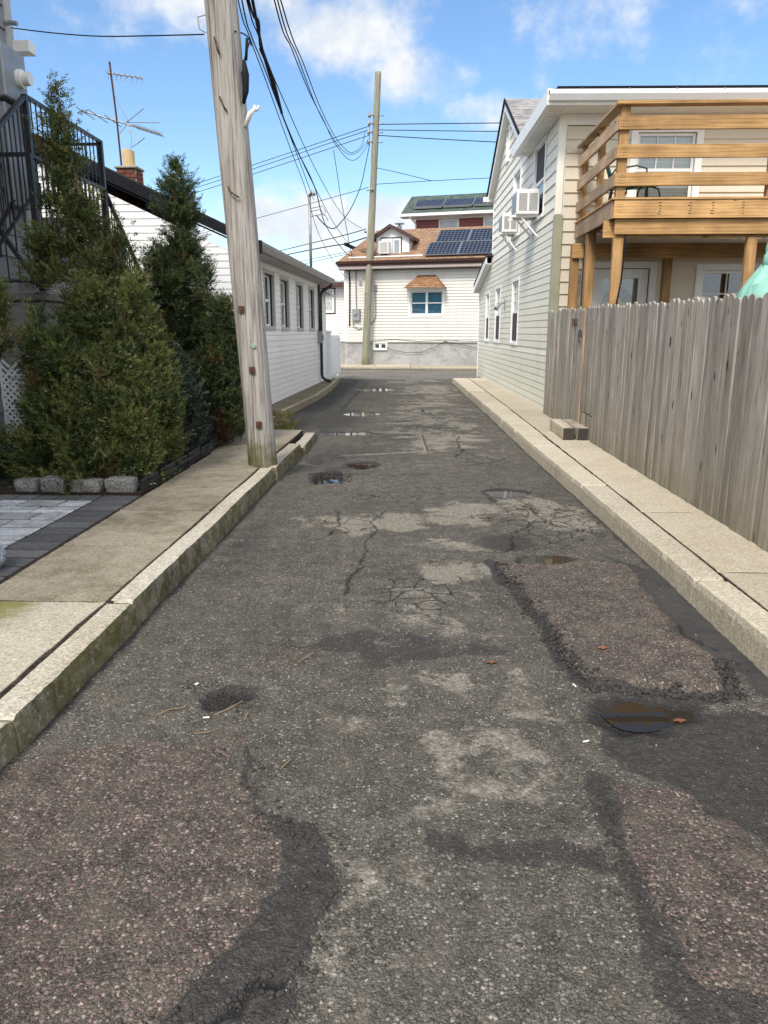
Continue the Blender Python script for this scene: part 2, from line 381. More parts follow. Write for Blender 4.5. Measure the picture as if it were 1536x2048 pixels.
def picket_mat():
    m, g = newmat('weathered_grey_cedar'); p = objc(g)
    off = g.vm('SCALE', (3.1, 7.7, 11.3)); g.nt.links.new(g.m('MULTIPLY', orand(g), 23.0), off.node.inputs[3])
    q = g.vm('ADD', p, off)
    z = g.n('ShaderNodeSeparateXYZ', {0: p}, out=2)
    f1 = g.noise(g.n('ShaderNodeMapping', {'Vector': q, 'Scale': (60, 60, 1.3)}), 1.0, 6, .68, dist=.3)
    f2 = g.noise(g.n('ShaderNodeMapping', {'Vector': q, 'Scale': (170, 170, 5)}), 1.0, 4, .7)
    f3 = g.noise(g.n('ShaderNodeMapping', {'Vector': q, 'Scale': (6, 6, 1.6)}), 1.0, 4, .6)
    f = g.m('ADD', g.m('MULTIPLY', f1, .6), g.m('MULTIPLY', f2, .4))
    c = g.mix(g.ss(f, .34, .64), (.185, .162, .135), (.46, .425, .375))
    c = g.mix(g.ss(f3, .5, .72, 0, .45), c, (.54, .52, .49))
    c = g.mix(g.ss(f3, .44, .28, 0, .6), c, (.16, .125, .095))
    kd = g.vor(g.n('ShaderNodeMapping', {'Vector': q, 'Scale': (7, 7, 2.1)}), 1.0)
    c = g.mix(g.ss(kd, .13, .07), c, (.035, .028, .022))
    low = g.m('ADD', z, g.m('MULTIPLY', g.noise(q, 5, 5, .65), .7))
    c = g.mix(g.ss(low, .72, .30, 0, .5), c, (.15, .15, .075))
    c = g.mix(g.m('MULTIPLY', g.ss(low, 1.35, .7), .28), c, (.25, .21, .16))
    c = g.scalec(c, g.lin(orand(g), 0, 1, .70, 1.15))
    finish(g, c, .92, g.bump(f, .7, .006), .15); return m
M['picket'] = picket_mat()
M['new_cedar'] = wood_mat('orange_cedar_stile', 2, (.40, .27, .17), (.22, .13, .075), knots=False)

def asphalt_mat(name, attrs):
    m, g = newmat(name); p = pos(g)
    flat = g.vm('MULTIPLY', p, (1, 1, .35))
    wob = g.n('ShaderNodeTexNoise', {'Vector': flat, 'Scale': 40.0, 'Detail': 2.0}, out='Color')
    q = g.vm('ADD', flat, g.vm('SCALE', wob)); q.node.inputs[1].links[0].from_node.inputs[3].default_value = .010
    v1 = g.n('ShaderNodeTexVoronoi', {'Vector': q, 'Scale': 88.0}, out=None); v2 = g.n('ShaderNodeTexVoronoi', {'Vector': q, 'Scale': 240.0}, out=None)
    r1 = g.n('ShaderNodeSeparateXYZ', {0: v1.outputs['Color']}, out=None); r2 = g.n('ShaderNodeSeparateXYZ', {0: v2.outputs['Color']}, out=None)
    big = g.noise(flat, .9, 6, .6); mid = g.noise(flat, 5.0, 6, .65); fine = g.noise(flat, 26, 5, .7)
    if attrs:
        a1 = g.n('ShaderNodeVertexColor', out=None, layer_name='wear'); s1 = g.n('ShaderNodeSeparateColor', {0: a1.outputs[0]}, out=None)
        a2 = g.n('ShaderNodeVertexColor', out=None, layer_name='crack'); s2 = g.n('ShaderNodeSeparateColor', {0: a2.outputs[0]}, out=None)
        dry, pink, tar = s1.outputs; wet, crk, coarse = s2.outputs
        brk = g.m('ADD', g.m('MULTIPLY', mid, .5), g.m('MULTIPLY', fine, .5))
        th = g.m('ADD', .5, g.m('MULTIPLY', g.m('SUBTRACT', .5, brk), 1.9))
        def brkup(v, soft=.22):
            return g.n('ShaderNodeMapRange', {'Value': v, 'From Min': g.m('SUBTRACT', th, soft), 'From Max': g.m('ADD', th, soft)}, interpolation_type='SMOOTHSTEP')
        dry = brkup(dry, .20); tar = brkup(tar, .09); pink = brkup(pink, .09)
    stone = g.ramp(r1.outputs[0], [(0, (.042, .040, .037)), (.40, (.105, .099, .089)), (.78, (.195, .183, .160)), (.95, (.29, .272, .24)), (1, (.38, .36, .32))])
    sand = g.ramp(r2.outputs[0], [(0, (.030, .029, .027)), (.55, (.088, .082, .072)), (1, (.21, .195, .165))])
    binder = g.mix(g.ss(fine, .35, .65), (.030, .029, .027), (.075, .070, .062))
    rim = g.ss(v1.outputs['Distance'], .62, .34)
    sel = g.m('ADD', r1.outputs[1], g.m('MULTIPLY', g.m('SUBTRACT', mid, .5), .9))
    if attrs:
        pst = g.ramp(r1.outputs[0], [(0, (.038, .028, .028)), (.35, (.098, .067, .066)), (.70, (.20, .138, .132)), (.92, (.29, .222, .205)), (1, (.38, .315, .29))])
        ispink = g.m('MULTIPLY', pink, g.ss(r1.outputs[2], .38, .5))
        stone = g.mix(ispink, stone, pst)
        sand = g.mix(g.m('MULTIPLY', pink, .6), sand, g.vm('MULTIPLY', sand, (.95, .72, .69)))
        sel = g.m('ADD', sel, g.m('MULTIPLY', pink, .28))
    pick = g.ss(sel, .50, .60)
    c = g.mix(g.m('MULTIPLY', rim, pick), g.mix(.66, binder, sand), stone)
    c = g.scalec(c, g.lin(big, .28, .72, .78, 1.26))
    c = g.scalec(c, g.lin(g.noise(flat, 9.0, 5, .7), .32, .62, .62, 1.18))
    c = g.mix(g.ss(mid, .46, .68, 0, .40), c, (.125, .112, .09))
    c = g.vm('MULTIPLY', c, (1.13, 1.10, 1.06))
    rough = .86
    if attrs:
        smooth = coarse
        dc = g.mix(.5, g.scalec((.31, .28, .225), g.lin(fine, .3, .7, .75, 1.25)), g.ramp(r1.outputs[0], [(0, (.09, .083, .07)), (.5, (.24, .22, .18)), (.9, (.40, .375, .315)), (1, (.52, .49, .42))]))
        c = g.mix(g.m('MULTIPLY', dry, .78), c, dc)
        tc = g.mix(g.ss(fine, .3, .7), (.020, .019, .019), (.048, .045, .044))
        c = g.mix(g.m('MULTIPLY', tar, .76), c, tc)
        sc = g.mix(g.ss(mid, .3, .7), (.036, .034, .034), (.058, .054, .052))
        c = g.mix(g.m('MULTIPLY', smooth, .92), c, sc)
        a3 = g.n('ShaderNodeVertexColor', out=None, layer_name='craze'); crz = g.n('ShaderNodeSeparateColor', {0: a3.outputs[0]}, out=0)
        wob2 = g.vm('ADD', flat, g.vm('SCALE', g.n('ShaderNodeTexNoise', {'Vector': flat, 'Scale': 5.0, 'Detail': 4.0}, out='Color'))); wob2.node.inputs[1].links[0].from_node.inputs[3].default_value = .16
        ed_ = g.vor(wob2, 6.5, feature='DISTANCE_TO_EDGE')
        crk = g.m('MAXIMUM', crk, g.m('MULTIPLY', g.ss(ed_, .055, .015), g.ss(g.m('ADD', crz, g.m('MULTIPLY', g.m('SUBTRACT', mid, .5), 1.1)), .35, .6)))
        c = g.mix(g.m('MULTIPLY', crk, .9), c, (.013, .012, .012))
        c = g.mix(g.m('MULTIPLY', wet, .72), c, (.018, .016, .014))
        rough = g.m('SUBTRACT', g.m('SUBTRACT', .90, g.m('MULTIPLY', tar, .10)), g.m('MULTIPLY', wet, .50))
        h = g.m('ADD', g.m('MULTIPLY', g.m('MULTIPLY', g.m('SUBTRACT', 1.0, v1.outputs['Distance']), g.lin(r1.outputs[1], 0, 1, .45, 1.5)), g.m('SUBTRACT', .9, g.m('MULTIPLY', smooth, .8))), g.m('SUBTRACT', g.m('MULTIPLY', g.m('ADD', fine, g.m('MULTIPLY', g.m('SUBTRACT', 1.0, v2.outputs['Distance']), .45)), g.m('SUBTRACT', 1.2, g.m('MULTIPLY', smooth, .8))), g.m('MULTIPLY', crk, .8)))
    else:
        c = g.mix(g.ss(g.m('ADD', g.m('MULTIPLY', big, .5), g.m('MULTIPLY', mid, .5)), .38, .56, .25, .75), c, (.19, .175, .15))
        h = g.m('ADD', g.m('SUBTRACT', 1.0, v1.outputs['Distance']), g.m('MULTIPLY', fine, .9))
    finish(g, c, rough, g.bump(h, .9, .009), .35); return m
M['asphalt'] = asphalt_mat('worn_asphalt', True)
M['asphalt2'] = asphalt_mat('grey_asphalt', False)

def water_mat():
    m, g = newmat('puddle_water'); p = pos(g)
    finish(g, (.022, .018, .013), .02, g.bump(g.noise(p, 12, 2), .05, .004), .5, **{'IOR': 1.33, 'Transmission Weight': 0.0}); return m
M['water'] = water_mat()

def leaf_mat(name, a, b, rough=.6, trans=.25):
    m, g = newmat(name)
    v = g.n('ShaderNodeVertexColor', out=None, layer_name='tint'); s = g.n('ShaderNodeSeparateColor', {0: v.outputs[0]}, out=None)
    c = g.mix(s.outputs[0], a, b)
    c = g.mix(s.outputs[1], c, (.16, .10, .035)); c = g.mix(s.outputs[2], c, (.42, .43, .30))
    p1 = g.n('ShaderNodeBsdfPrincipled', {'Base Color': c, 'Roughness': rough, 'Specular IOR Level': .3})
    p2 = g.n('ShaderNodeBsdfTranslucent', {'Color': c})
    g.n('ShaderNodeOutputMaterial', {0: g.n('ShaderNodeMixShader', {0: trans, 1: p1, 2: p2})}, out=None); return m
M['juniper'] = leaf_mat('juniper_foliage', (.024, .044, .014), (.22, .245, .068))
M['juniper_dark'] = leaf_mat('dark_cedar_foliage', (.022, .042, .018), (.135, .170, .058))
M['broadleaf'] = leaf_mat('grey_green_leaf', (.026, .044, .026), (.10, .13, .095), .4, .1)
M['dead'] = leaf_mat('dead_foliage', (.09, .032, .022), (.13, .06, .04))
M['bark'] = plain('shrub_bark', (.13, .095, .065), .95, .4, nscale=30, bumpd=.01)
M['grass'] = leaf_mat('dry_grass', (.20, .16, .06), (.16, .17, .045), .8, .2)
M['white_paper'] = plain('white_paper', (.75, .73, .68), .8, .05)
M['straw'] = plain('dry_twig', (.28, .19, .10), .9, .25, nscale=30)
M['deadleaf'] = plain('brown_leaf', (.16, .07, .035), .8, .3, nscale=40)
M['gravel'] = plain('loose_gravel', (.11, .105, .10), .9, .5, nscale=22)
M['edging'] = plain('black_plastic_edging', (.014, .016, .019), .5, .3)
M['wirefence'] = plain('dark_green_wire', (.015, .022, .022), .5, .2)
M['porcelain'] = plain('white_porcelain', (.72, .72, .70), .3, .08)
# ------------------------------------------------------------------ numpy noise
def vnoise(x, y, scale, seed):
    rs = np.random.RandomState(seed); T = rs.rand(256, 256)
    u = x / scale + 500.3; v = y / scale + 500.7
    iu = np.floor(u).astype(int); iv = np.floor(v).astype(int); fu = u - iu; fv = v - iv
    fu = fu * fu * (3 - 2 * fu); fv = fv * fv * (3 - 2 * fv)
    a = T[iu % 256, iv % 256]; b = T[(iu + 1) % 256, iv % 256]; c = T[iu % 256, (iv + 1) % 256]; d = T[(iu + 1) % 256, (iv + 1) % 256]
    return (a * (1 - fu) + b * fu) * (1 - fv) + (c * (1 - fu) + d * fu) * fv - .5

def fbm(x, y, scale, seed, oct=4):
    r = 0; a = 1.0
    for i in range(oct): r = r + a * vnoise(x, y, scale / 2 ** i, seed + i); a *= .5
    return r

def sstep(v, a, b):
    t = np.clip((v - a) / (b - a), 0, 1); return t * t * (3 - 2 * t)

def sdpoly(x, y, P):
    P = np.array(P, float); d = np.full(x.shape, 1e9); ins = np.zeros(x.shape, bool); n = len(P)
    for i in range(n):
        ax, ay = P[i]; bx, by = P[(i + 1) % n]; ex, ey = bx - ax, by - ay
        wx, wy = x - ax, y - ay
        t = np.clip((wx * ex + wy * ey) / (ex * ex + ey * ey + 1e-12), 0, 1)
        d = np.minimum(d, (wx - ex * t) ** 2 + (wy - ey * t) ** 2)
        c = ((ay > y) != (by > y)) & (x < (bx - ax) * (y - ay) / (by - ay + 1e-12) + ax); ins ^= c
    d = np.sqrt(d); return np.where(ins, -d, d)

def sdline(x, y, P):
    d = np.full(x.shape, 1e9)
    for (ax, ay), (bx, by) in zip(P[:-1], P[1:]):
        ex, ey = bx - ax, by - ay; wx, wy = x - ax, y - ay
        t = np.clip((wx * ex + wy * ey) / (ex * ex + ey * ey + 1e-12), 0, 1)
        d = np.minimum(d, np.hypot(wx - ex * t, wy - ey * t))
    return d

# ------------------------------------------------------------------ ground sheets
def sheet(name, poly, z, mat, depth=0.0, label=None):
    mb = MB(); n = len(poly)
    if depth:
        mb.prism(poly, lambda a, b: (a, b, z - depth), lambda a, b: (a, b, z))
    else:
        mb.add([(a, b, z) for a, b in poly], [tuple(range(n))])
    o = mb.build(name, mat); tag(o, label, None, None, 'structure'); return o

sheet('ground', [(-700, -700), (700, -700), (700, 700), (-700, 700)], -0.22, M['dirt'], label='bare earth ground reaching to the horizon')
sheet('yard_ground', [(2.36, -8), (14, -8), (14, 26), (2.36, 26)], 0.13, M['dirt'], .3, 'packed yard behind the board fence')
sheet('front_yard_ground', [(-14, -8), (-2.34, -8), (-2.34, 12.9), (-14, 12.9)], 0.10, M['dirt'], .3, 'front yard left of the sidewalk')

# the alley: a fine sheet with pot-holes, patches, worn and damp places
ys = [0.6]
while ys[-1] < 25.0: ys.append(ys[-1] + min(.06, max(.0075, .0046 * ys[-1])))
ys = np.array(ys); ys[-1] = 25.0
xs = np.arange(-2.45, 1.86, .0115)
X, Y = np.meshgrid(xs, ys)
wx = X + .09 * fbm(X, Y, .32, 11, 5) + .03 * vnoise(X, Y, .05, 15); wy = Y + .13 * fbm(X, Y, .32, 21, 5) + .035 * vnoise(X, Y, .05, 25)
wx2 = X + .34 * fbm(X, Y, .38, 211, 5); wy2 = Y + .42 * fbm(X, Y, .38, 221, 5)
Z = .018 * fbm(X, Y, 1.4, 31, 3) + .004 * fbm(X, Y, .12, 41, 3) + .0022 * vnoise(X, Y, .022, 51)
dry = np.zeros_like(X); pink = np.zeros_like(X); tar = np.zeros_like(X); wet = np.zeros_like(X); crk = np.zeros_like(X)
def soft(poly, w): return sstep(sdpoly(wx, wy, poly), w, -w)
def blob(cx, cy, rx, ry, p=1.0): return np.exp(-(((wx - cx) / rx) ** 2 + ((wy - cy) / ry) ** 2) ** p)
patchR = [(.60, 4.82), (1.05, 4.92), (1.52, 4.85), (1.42, 4.2), (1.46, 3.6), (1.50, 3.32), (1.38, 3.03), (1.1, 3.10), (.84, 3.06), (.73, 3.71)]
patchL = [(-1.6, 2.30), (-1.08, 2.52), (-.62, 2.55), (-.46, 2.09), (-.33, 1.84), (-.42, 1.57), (-.6, 1.30), (-.95, 1.0), (-1.6, .5)]
patchB = [(.70, 2.26), (1.02, 2.24), (1.13, 2.0), (1.3, 1.7), (1.5, .5), (.9, .5), (.83, 1.41), (.70, 1.5), (.64, 1.88)]
sR = sdpoly(wx, wy, patchR)
pink = np.maximum.reduce([sstep(sR, .012, -.02) * .97, soft(patchL, .04) * .9, soft(patchB, .05) * .95, blob(-.62, 3.30, .14, .20) * .9, blob(.05, 4.95, .12, .2) * .5, blob(-.35, 4.3, .25, .6) * .35])
pink *= 1 - .6 * sstep(fbm(X, Y, .4, 91, 4), -.02, .35)
tarpolys = [([(1.36, 5.2), (1.72, 4.6), (1.75, 3.0), (1.55, 2.98), (1.52, 3.4), (1.44, 4.0), (1.50, 4.8)], .05, 1.0),
            ([(.95, 2.95), (1.75, 2.75), (1.75, 2.1), (1.15, 2.05), (.8, 2.35), (.72, 2.6)], .06, .85),
            ([(-.62, 2.55), (-.5, 2.2), (-.38, 2.12), (-.27, 2.02), (-.20, 1.75), (-.24, 1.44), (-.55, 1.36), (-.95, 1.0), (-.62, 1.28), (-.42, 1.57), (-.33, 1.84), (-.47, 2.09), (-.6, 2.4)], .04, 1.0),
            ([(.60, 2.4), (.72, 2.3), (.66, 1.88), (.72, 1.5), (.86, 1.4), (.72, 1.2), (.62, 1.5), (.58, 1.9)], .06, .9),
            ([(-.45, 3.75), (.45, 3.55), (.55, 3.35), (-.1, 3.25), (-.55, 3.4)], .10, .60),
            ([(.05, 2.12), (.55, 2.05), (.62, 1.9), (.05, 1.98)], .06, .7)]
for P, w, a in tarpolys: tar = np.maximum(tar, soft(P, w) * a)
tar = np.maximum.reduce([tar, blob(-.72, 3.75, .28, .5) * .40, blob(-.78, 2.9, .14, .12) * .8, blob(.72, 5.4, .35, .35) * .7, blob(.5, 4.3, .12, .7) * .5,
                         sstep(sdline(wx, wy, [(.58, 4.85), (.70, 3.75), (.80, 3.1), (1.1, 3.02), (1.44, 2.98)]), .07, .01) * .95,
                         sstep(X, -1.15, -2.1) * sstep(Y, 10.5, 12.5) * .85, blob(-1.3, 13.5, .8, 3.0) * .7, blob(-.8, 8.2, .55, 1.0) * .55, blob(-1.2, 5.5, .25, 2.5) * .5, blob(-1.2, 3.6, .3, 1.0) * .4,
                         blob(0, 23.5, 2.0, 1.2) * .45, blob(-.9, 17.5, .7, 2) * .5])
tar = np.maximum(tar, .75 * sstep(np.minimum(np.abs(X - (-1.475 + .0065 * (Y - 2))), np.abs(X - (1.70 - .0195 * (Y - 2)))) + .05 * fbm(X, Y, .3, 301, 3), .09, .0) * (Y < 23))
dryl = [(-.42, 5.95, .26, .30, 1.1), (-.05, 6.05, .24, .30, 1.15), (.48, 6.45, .28, .24, 1.1), (.32, 6.05, .24, .18, .95), (.46, 5.25, .20, .11, 1.0), (.36, 4.72, .26, .19, 1.1), (-.16, 2.98, .16, .16, .55), (.46, 3.08, .16, .22, .70),
        (.40, 2.50, .17, .18, .68), (.13, 2.05, .14, .12, .55), (.28, 2.25, .16, .13, .55), (1.30, 6.1, .3, .5, .85), (1.1, 6.5, .3, .5, .6), (-.54, 3.92, .09, .12, .8), (-.43, 3.36, .05, .10, 1), (-.60, 2.97, .07, .07, .9), (.15, 3.95, .35, .3, .55), (.05, 4.3, .3, .3, .45),
        (.80, 4.42, .09, .10, .8), (.30, 11.9, .6, .35, .7), (.35, 13.2, .7, .35, .85), (.2, 14.6, .5, .5, .9), (.9, 12.3, .5, .4, .6), (.25, 16.6, .7, .6, .7), (.75, 18.2, .6, .8, .6), (.2, 20.5, .9, .8, .5), (1.15, 14.5, .4, 1.6, .55), (1.0, 9.6, .4, .8, .45), (-.75, 6.0, .3, .2, .6), (.9, 8.5, .5, .4, .35), (0, 8.9, .6, .3, .4), (-1.1, 8.8, .12, .3, .6),(.0,27,3,1.5,.5),(-.1,1.75,.25,.25,.35)]
for a, b, c, d, k in dryl: _w = .45 if 4.5 < b < 7 else 1.0; _p = 1.7 if 4.5 < b < 7 else 1.0; dry = np.maximum(dry, np.exp(-((((X + (wx2 - X) * _w) - a) / (c * 1.15)) ** 2 + (((Y + (wy2 - Y) * _w) - b) / (d * 1.15)) ** 2) ** _p) * k * (1.25 if _p > 1 else 1))
dry = np.maximum(dry, .60 * sstep(fbm(X, Y, .30, 231, 4), .05, .4) * np.exp(-((X - .25) / .75) ** 2) * (Y < 5.5))
dry = np.maximum(dry, .85 * sstep(fbm(X * .55, Y * .8, .42, 241, 4), -.22, .22) * np.exp(-((X - .45) / 1.0) ** 2) * sstep(Y, 8.2, 10.5))
dry = dry * (1 - .85 * pink) * (1 - .8 * np.clip(tar * (Y < 8), 0, 1)) * (.55 + .6 * sstep(fbm(X, Y, .16, 71, 4), -.25, .2))
# crack network
cr = []
cr += [(sdline(wx, wy, [(-.62, 6.3), (-.55, 5.9), (-.62, 5.6), (-.8, 5.35)]), .013), (sdline(wx, wy, [(-.25, 6.4), (-.33, 6.05), (-.25, 5.75), (-.36, 5.4), (-.3, 4.8), (-.4, 4.2)]), .016),
       (sdline(wx, wy, [(.15, 6.25), (.4, 6.22), (.72, 6.2)]), .012), (sdline(wx, wy, [(.75, 6.9), (1.05, 6.55), (1.1, 6.1), (1.35, 5.75), (1.55, 5.6)]), .018), (sdline(wx, wy, [(1.05, 6.55), (1.45, 6.4)]), .014), (sdline(wx, wy, [(.9, 6.2), (1.3, 6.15), (1.6, 6.3)]), .012),
       (sdline(wx, wy, [(1.1, 6.1), (.85, 5.75), (.7, 5.2)]), .016), (sdline(wx, wy, [(.72, 11.2), (.66, 10.4), (.72, 9.9), (.62, 9.3)]), .02), (sdline(wx, wy, [(.28, 15.2), (.2, 14.7), (.24, 14.4)]), .03),
       (sdline(wx, wy, [(-.75, 8.05), (-.3, 8.0), (.1, 8.1), (.5, 8.05)]), .02), (sdline(wx, wy, [(.1, 7.2), (.5, 7.1), (.85, 7.05)]), .014), (sdline(wx, wy, [(.55, 8.6), (.9, 8.9), (1.2, 9.3)]), .014),
       (sdline(wx, wy, [(1.38, 4.2), (1.55, 3.6), (1.62, 3.2)]), .008), (sdline(wx, wy, [(-1.0, 1.0), (-.6, 1.32), (-.28, 1.5)]), .02)]
for d, w in cr: crk = np.maximum(crk, sstep(d + .01 * fbm(X, Y, .08, 131, 2), w, w * .25))
cells = np.abs(fbm(X, Y, .55, 141, 3)); crk = np.maximum(crk, .8 * sstep(cells, .012, .003) * sstep(vnoise(X, Y, 1.3, 151), .05, .25) * (tar < .5))
# saw-cut utility patch further on
for d in (sdline(X, Y, [(.17, 11.5), (.22, 9.7)]), sdline(X, Y, [(-.85, 9.35), (-.3, 9.55), (.24, 9.75)]), sdline(X, Y, [(-.7, 11.7), (.17, 11.55)])):
    dry = np.maximum(dry, sstep(d, .05, .015) * .85)
crk = np.maximum(crk, .8 * sstep(sdline(X, Y, [(.19, 11.4), (.24, 9.75)]), .02, .008))
# relief
Z += .024 * sstep(sR, .008, -.022) + .010 * soft(patchL, .05) + .008 * soft(patchB, .05)
Z += .015 * sstep(sdpoly(wx, wy, tarpolys[2][0]), .012, -.015) + .010 * sstep(sdpoly(wx, wy, tarpolys[3][0]), .012, -.015)
Z -= .010 * crk + .003 * tar * (Y < 8)
Z += .006 * tar * vnoise(X, Y, .03, 61) * (Y < 6)
lump = sstep(sdline(wx, wy, [(.82, 3.08), (1.1, 3.03), (1.42, 2.99)]), .05, .0); Z += .012 * lump * (.5 + vnoise(X, Y, .03, 66))
PUD = [(-.90, 7.84, .20, .30, .075), (-.86, 20.4, .50, .60, .03), (-.94, 14.33, .38, .42, .03), (-.92, 11.5, .46, .22, .025), (.945, 7.12, .20, .17, .025), (.97, 4.92, .17, .13, .025), (1.0, 2.84, .25, .15, .017), (-.60, 8.75, .20, .22, .03), (-.82, 2.86, .10, .06, .022), (-1.3, 20.5, .35, .35, .02), (-.2, 23.6, .6, .4, .02)]
for cx, cy, rx, ry, dp in PUD:
    r = np.sqrt(((wx - cx) / rx) ** 2 + ((wy - cy) / ry) ** 2) + .25 * fbm(X, Y, .16, int(cy * 10), 3)
    k = sstep(r, 1.12, .62); Z -= dp * k; wet = np.maximum(wet, sstep(r, 1.3, .75)); tar = np.maximum(tar, sstep(r, 1.5, .9) * .6); dry *= 1 - k
edge = sstep(Y, 25, 24.2); Z *= edge
Z[:, :] -= .0
Z = np.where(Y > 24.99, 0, Z)
n, mcol = X.shape
idx = np.arange(n * mcol).reshape(n, mcol)
F4 = np.stack([idx[:-1, :-1], idx[:-1, 1:], idx[1:, 1:], idx[1:, :-1]], -1).reshape(-1, 4)
road = np_mesh('road', np.stack([X, Y, Z], -1).reshape(-1, 3), F4, M['asphalt'], smooth=True)
def colattr(o, nm, r, g_, b):
    a = o.data.color_attributes.new(nm, 'FLOAT_COLOR', 'POINT')
    a.data.foreach_set('color', np.stack([r, g_, b, np.ones_like(r)], -1).astype(np.float32).ravel())
craze = np.maximum.reduce([blob(1.2, 6.0, .45, .75), blob(-.5, 5.9, .35, .35) * .8, blob(.1, 4.3, .5, .7) * .6, blob(.3, 13, 1.0, 3.0) * .7, blob(.9, 9, .5, 1.0) * .65, blob(-.2, 6.9, .6, .5) * .6, blob(-.3, 18, 1.2, 4) * .6, blob(-.6, 3.5, .3, .3) * .5])
colattr(road, 'craze', craze.ravel(), craze.ravel(), craze.ravel())
colattr(road, 'wear', dry.ravel(), pink.ravel(), tar.ravel()); colattr(road, 'crack', np.clip(wet, 0, 1).ravel(), np.clip(crk, 0, 1).ravel(), (soft(tarpolys[0][0], .07)).ravel())
tag(road, 'narrow patched and pot-holed asphalt alley between two kerbs', kind='structure')
sheet('road', [(-2.45, -14), (1.857, -14), (1.857, .6), (-2.45, .6)], 0.0, M['asphalt2'], label='near end of the asphalt alley')
sheet('cross_street', [(-60, 25.0), (60, 25.0), (60, 25.6), (8, 30.2), (2.9, 30.85), (-3.2, 31.5), (-60, 37)], 0.0, M['asphalt2'], label='grey cross street at the end of the alley')

# puddles
def puddle(cx, cy, rx, ry, z, label, seed):
    mb = MB(); N = 28; vs = [(cx, cy, z)]
    for i in range(N):
        a = 2 * math.pi * i / N; k = 1.0 + .12 * math.sin(3 * a + seed) + .08 * math.sin(5 * a + seed * 2)
        vs.append((cx + rx * 1.15 * k * math.cos(a), cy + ry * 1.15 * k * math.sin(a), z))
    mb.add(vs, [(0, i + 1, (i + 1) % N + 1) for i in range(N)])
    o = mb.build('puddle', M['water']); tag(o, label, None, None, 'structure')
def zat(cx, cy): return float(Z[np.abs(ys - cy).argmin(), np.abs(xs - cx).argmin()])
PL = ['puddle in the deepest pothole near the leaning pole', 'long pale puddle far down the alley', 'oval puddle reflecting the white house', 'thin streak of water before the corner of the white house', 'small puddle near the right kerb reflecting the gable',
      'brown puddle at the far end of the reddish patch', 'brown puddle below the near edge of the reddish patch', 'thin puddle just beyond the deep pothole']
for (cx, cy, rx, ry, dp), lb, up in zip(PUD, PL, (.012, .016, .016, .014, .012, .012, .011, .015, .004)):
    if 'deepest' in lb: puddle(cx + .08, cy - .05, rx * .9, ry * .8, zat(cx, cy) + .034, lb, cy)
    elif 'near edge' in lb: puddle(cx + .02, cy, rx * .72, ry * .78, zat(cx, cy) + .0055, lb, cy)
    else: puddle(cx, cy, rx * .9, ry * .9, zat(cx, cy) + up, lb, cy)
puddle(-.2, 23.6, .55, .3, zat(-.2, 23.6) + .012, 'farthest thin puddle where the alley meets the street', 3)

# ------------------------------------------------------------------ kerbs and sidewalks
def nv(p, s, seed=0.0): return mnoise.noise(Vector((p[0] * s + seed, p[1] * s, p[2] * s)))
def kerb_stone(parent, mat, y0, y1, xf0, xf1, xb0, xb1, zt=.15, zb=-.12, lean=0.02, rough=1.0, seed=0, rot=0.0):
    """road-side face runs from xf0 (at y0) to xf1 (at y1); back runs xb0..xb1"""
    N = max(4, int((y1 - y0) / .03)); V = []; rows = 0
    sgn = 1 if xf0 > xb0 else -1
    prof = [(0, 0, 0), (0, .55, 0), (0, .86, .0), (.006 / abs(xf0 - xb0), .985, 0), (.020 / abs(xf0 - xb0), 1.0, 0), (.35, 1.0, 0), (.7, 1, 0), (.94, 1, 0), (1, .97, 0), (1, .0, 0)]
    for i in range(N + 1):
        t = i / N; y = y0 + (y1 - y0) * t; xf = xf0 + (xf1 - xf0) * t; xb = xb0 + (xb1 - xb0) * t
        e = min(t * (y1 - y0), (1 - t) * (y1 - y0)); ch = max(0, 1 - e / .02)
        for (u, w, _) in prof:
            x = xf + (xb - xf) * u + sgn * lean * (1 - w) * (1 - u); z = zb + (zt - zb) * w - .012 * ch * (w > .9)
            p = (x, y, z); k = rough
            edge_ = 1.0 if .8 < w < 1 or (u < .3 and w == 1) else .4
            d1 = nv(p, 6, seed) * .0025 * k * edge_ + nv(p, 34, seed) * .0035 * k * edge_
            chip = max(0, nv(p, 8.5, seed + 9) - .38) * .045 * (1 if (u < .2 and w > .9) else 0)
            V.append((x - sgn * (d1 + chip) + (.014 * nv((0, y, 0), 1.1, seed)) * rough, y, z + d1 * .5 - chip * .6))
        rows += 1
    k = len(prof); F = []
    for i in range(N):
        for j in range(k - 1):
            q = (i * k + j, i * k + j + 1, (i + 1) * k + j + 1, (i + 1) * k + j); F.append(q if sgn < 0 else q[::-1])
    F.append(tuple(range(k))); F.append(tuple(N * k + j for j in range(k - 1, -1, -1)))
    return mesh_obj('kerb_stone', V, F, mat, parent)

M['kerb_left'] = concrete_mat('mossy_kerb', (.43, .395, .325), stain=(.26, .22, .14), stain_amt=.45, side_moss=.95, speck=.28, ag=100)
M['kerb_right'] = concrete_mat('sandy_kerb', (.455, .405, .32), stain=(.28, .24, .17), stain_amt=.4, side_moss=.22, speck=.25, ag=100)
M['walk_left'] = concrete_mat('stained_walk', (.31, .27, .205), stain=(.115, .095, .058), stain_amt=.85, speck=.25, ag=110, moss=.25, mossc=(.20, .18, .07))
M['walk_left_near'] = concrete_mat('pale_walk', (.46, .42, .335), stain=(.27, .235, .16), stain_amt=.45, speck=.25, ag=110, spots=[(-2.25, 3.52, .42, .85, (.16, .145, .02))])
M['walk_right'] = concrete_mat('sandy_walk', (.46, .405, .315), stain=(.32, .27, .18), stain_amt=.45, speck=.22, ag=110)

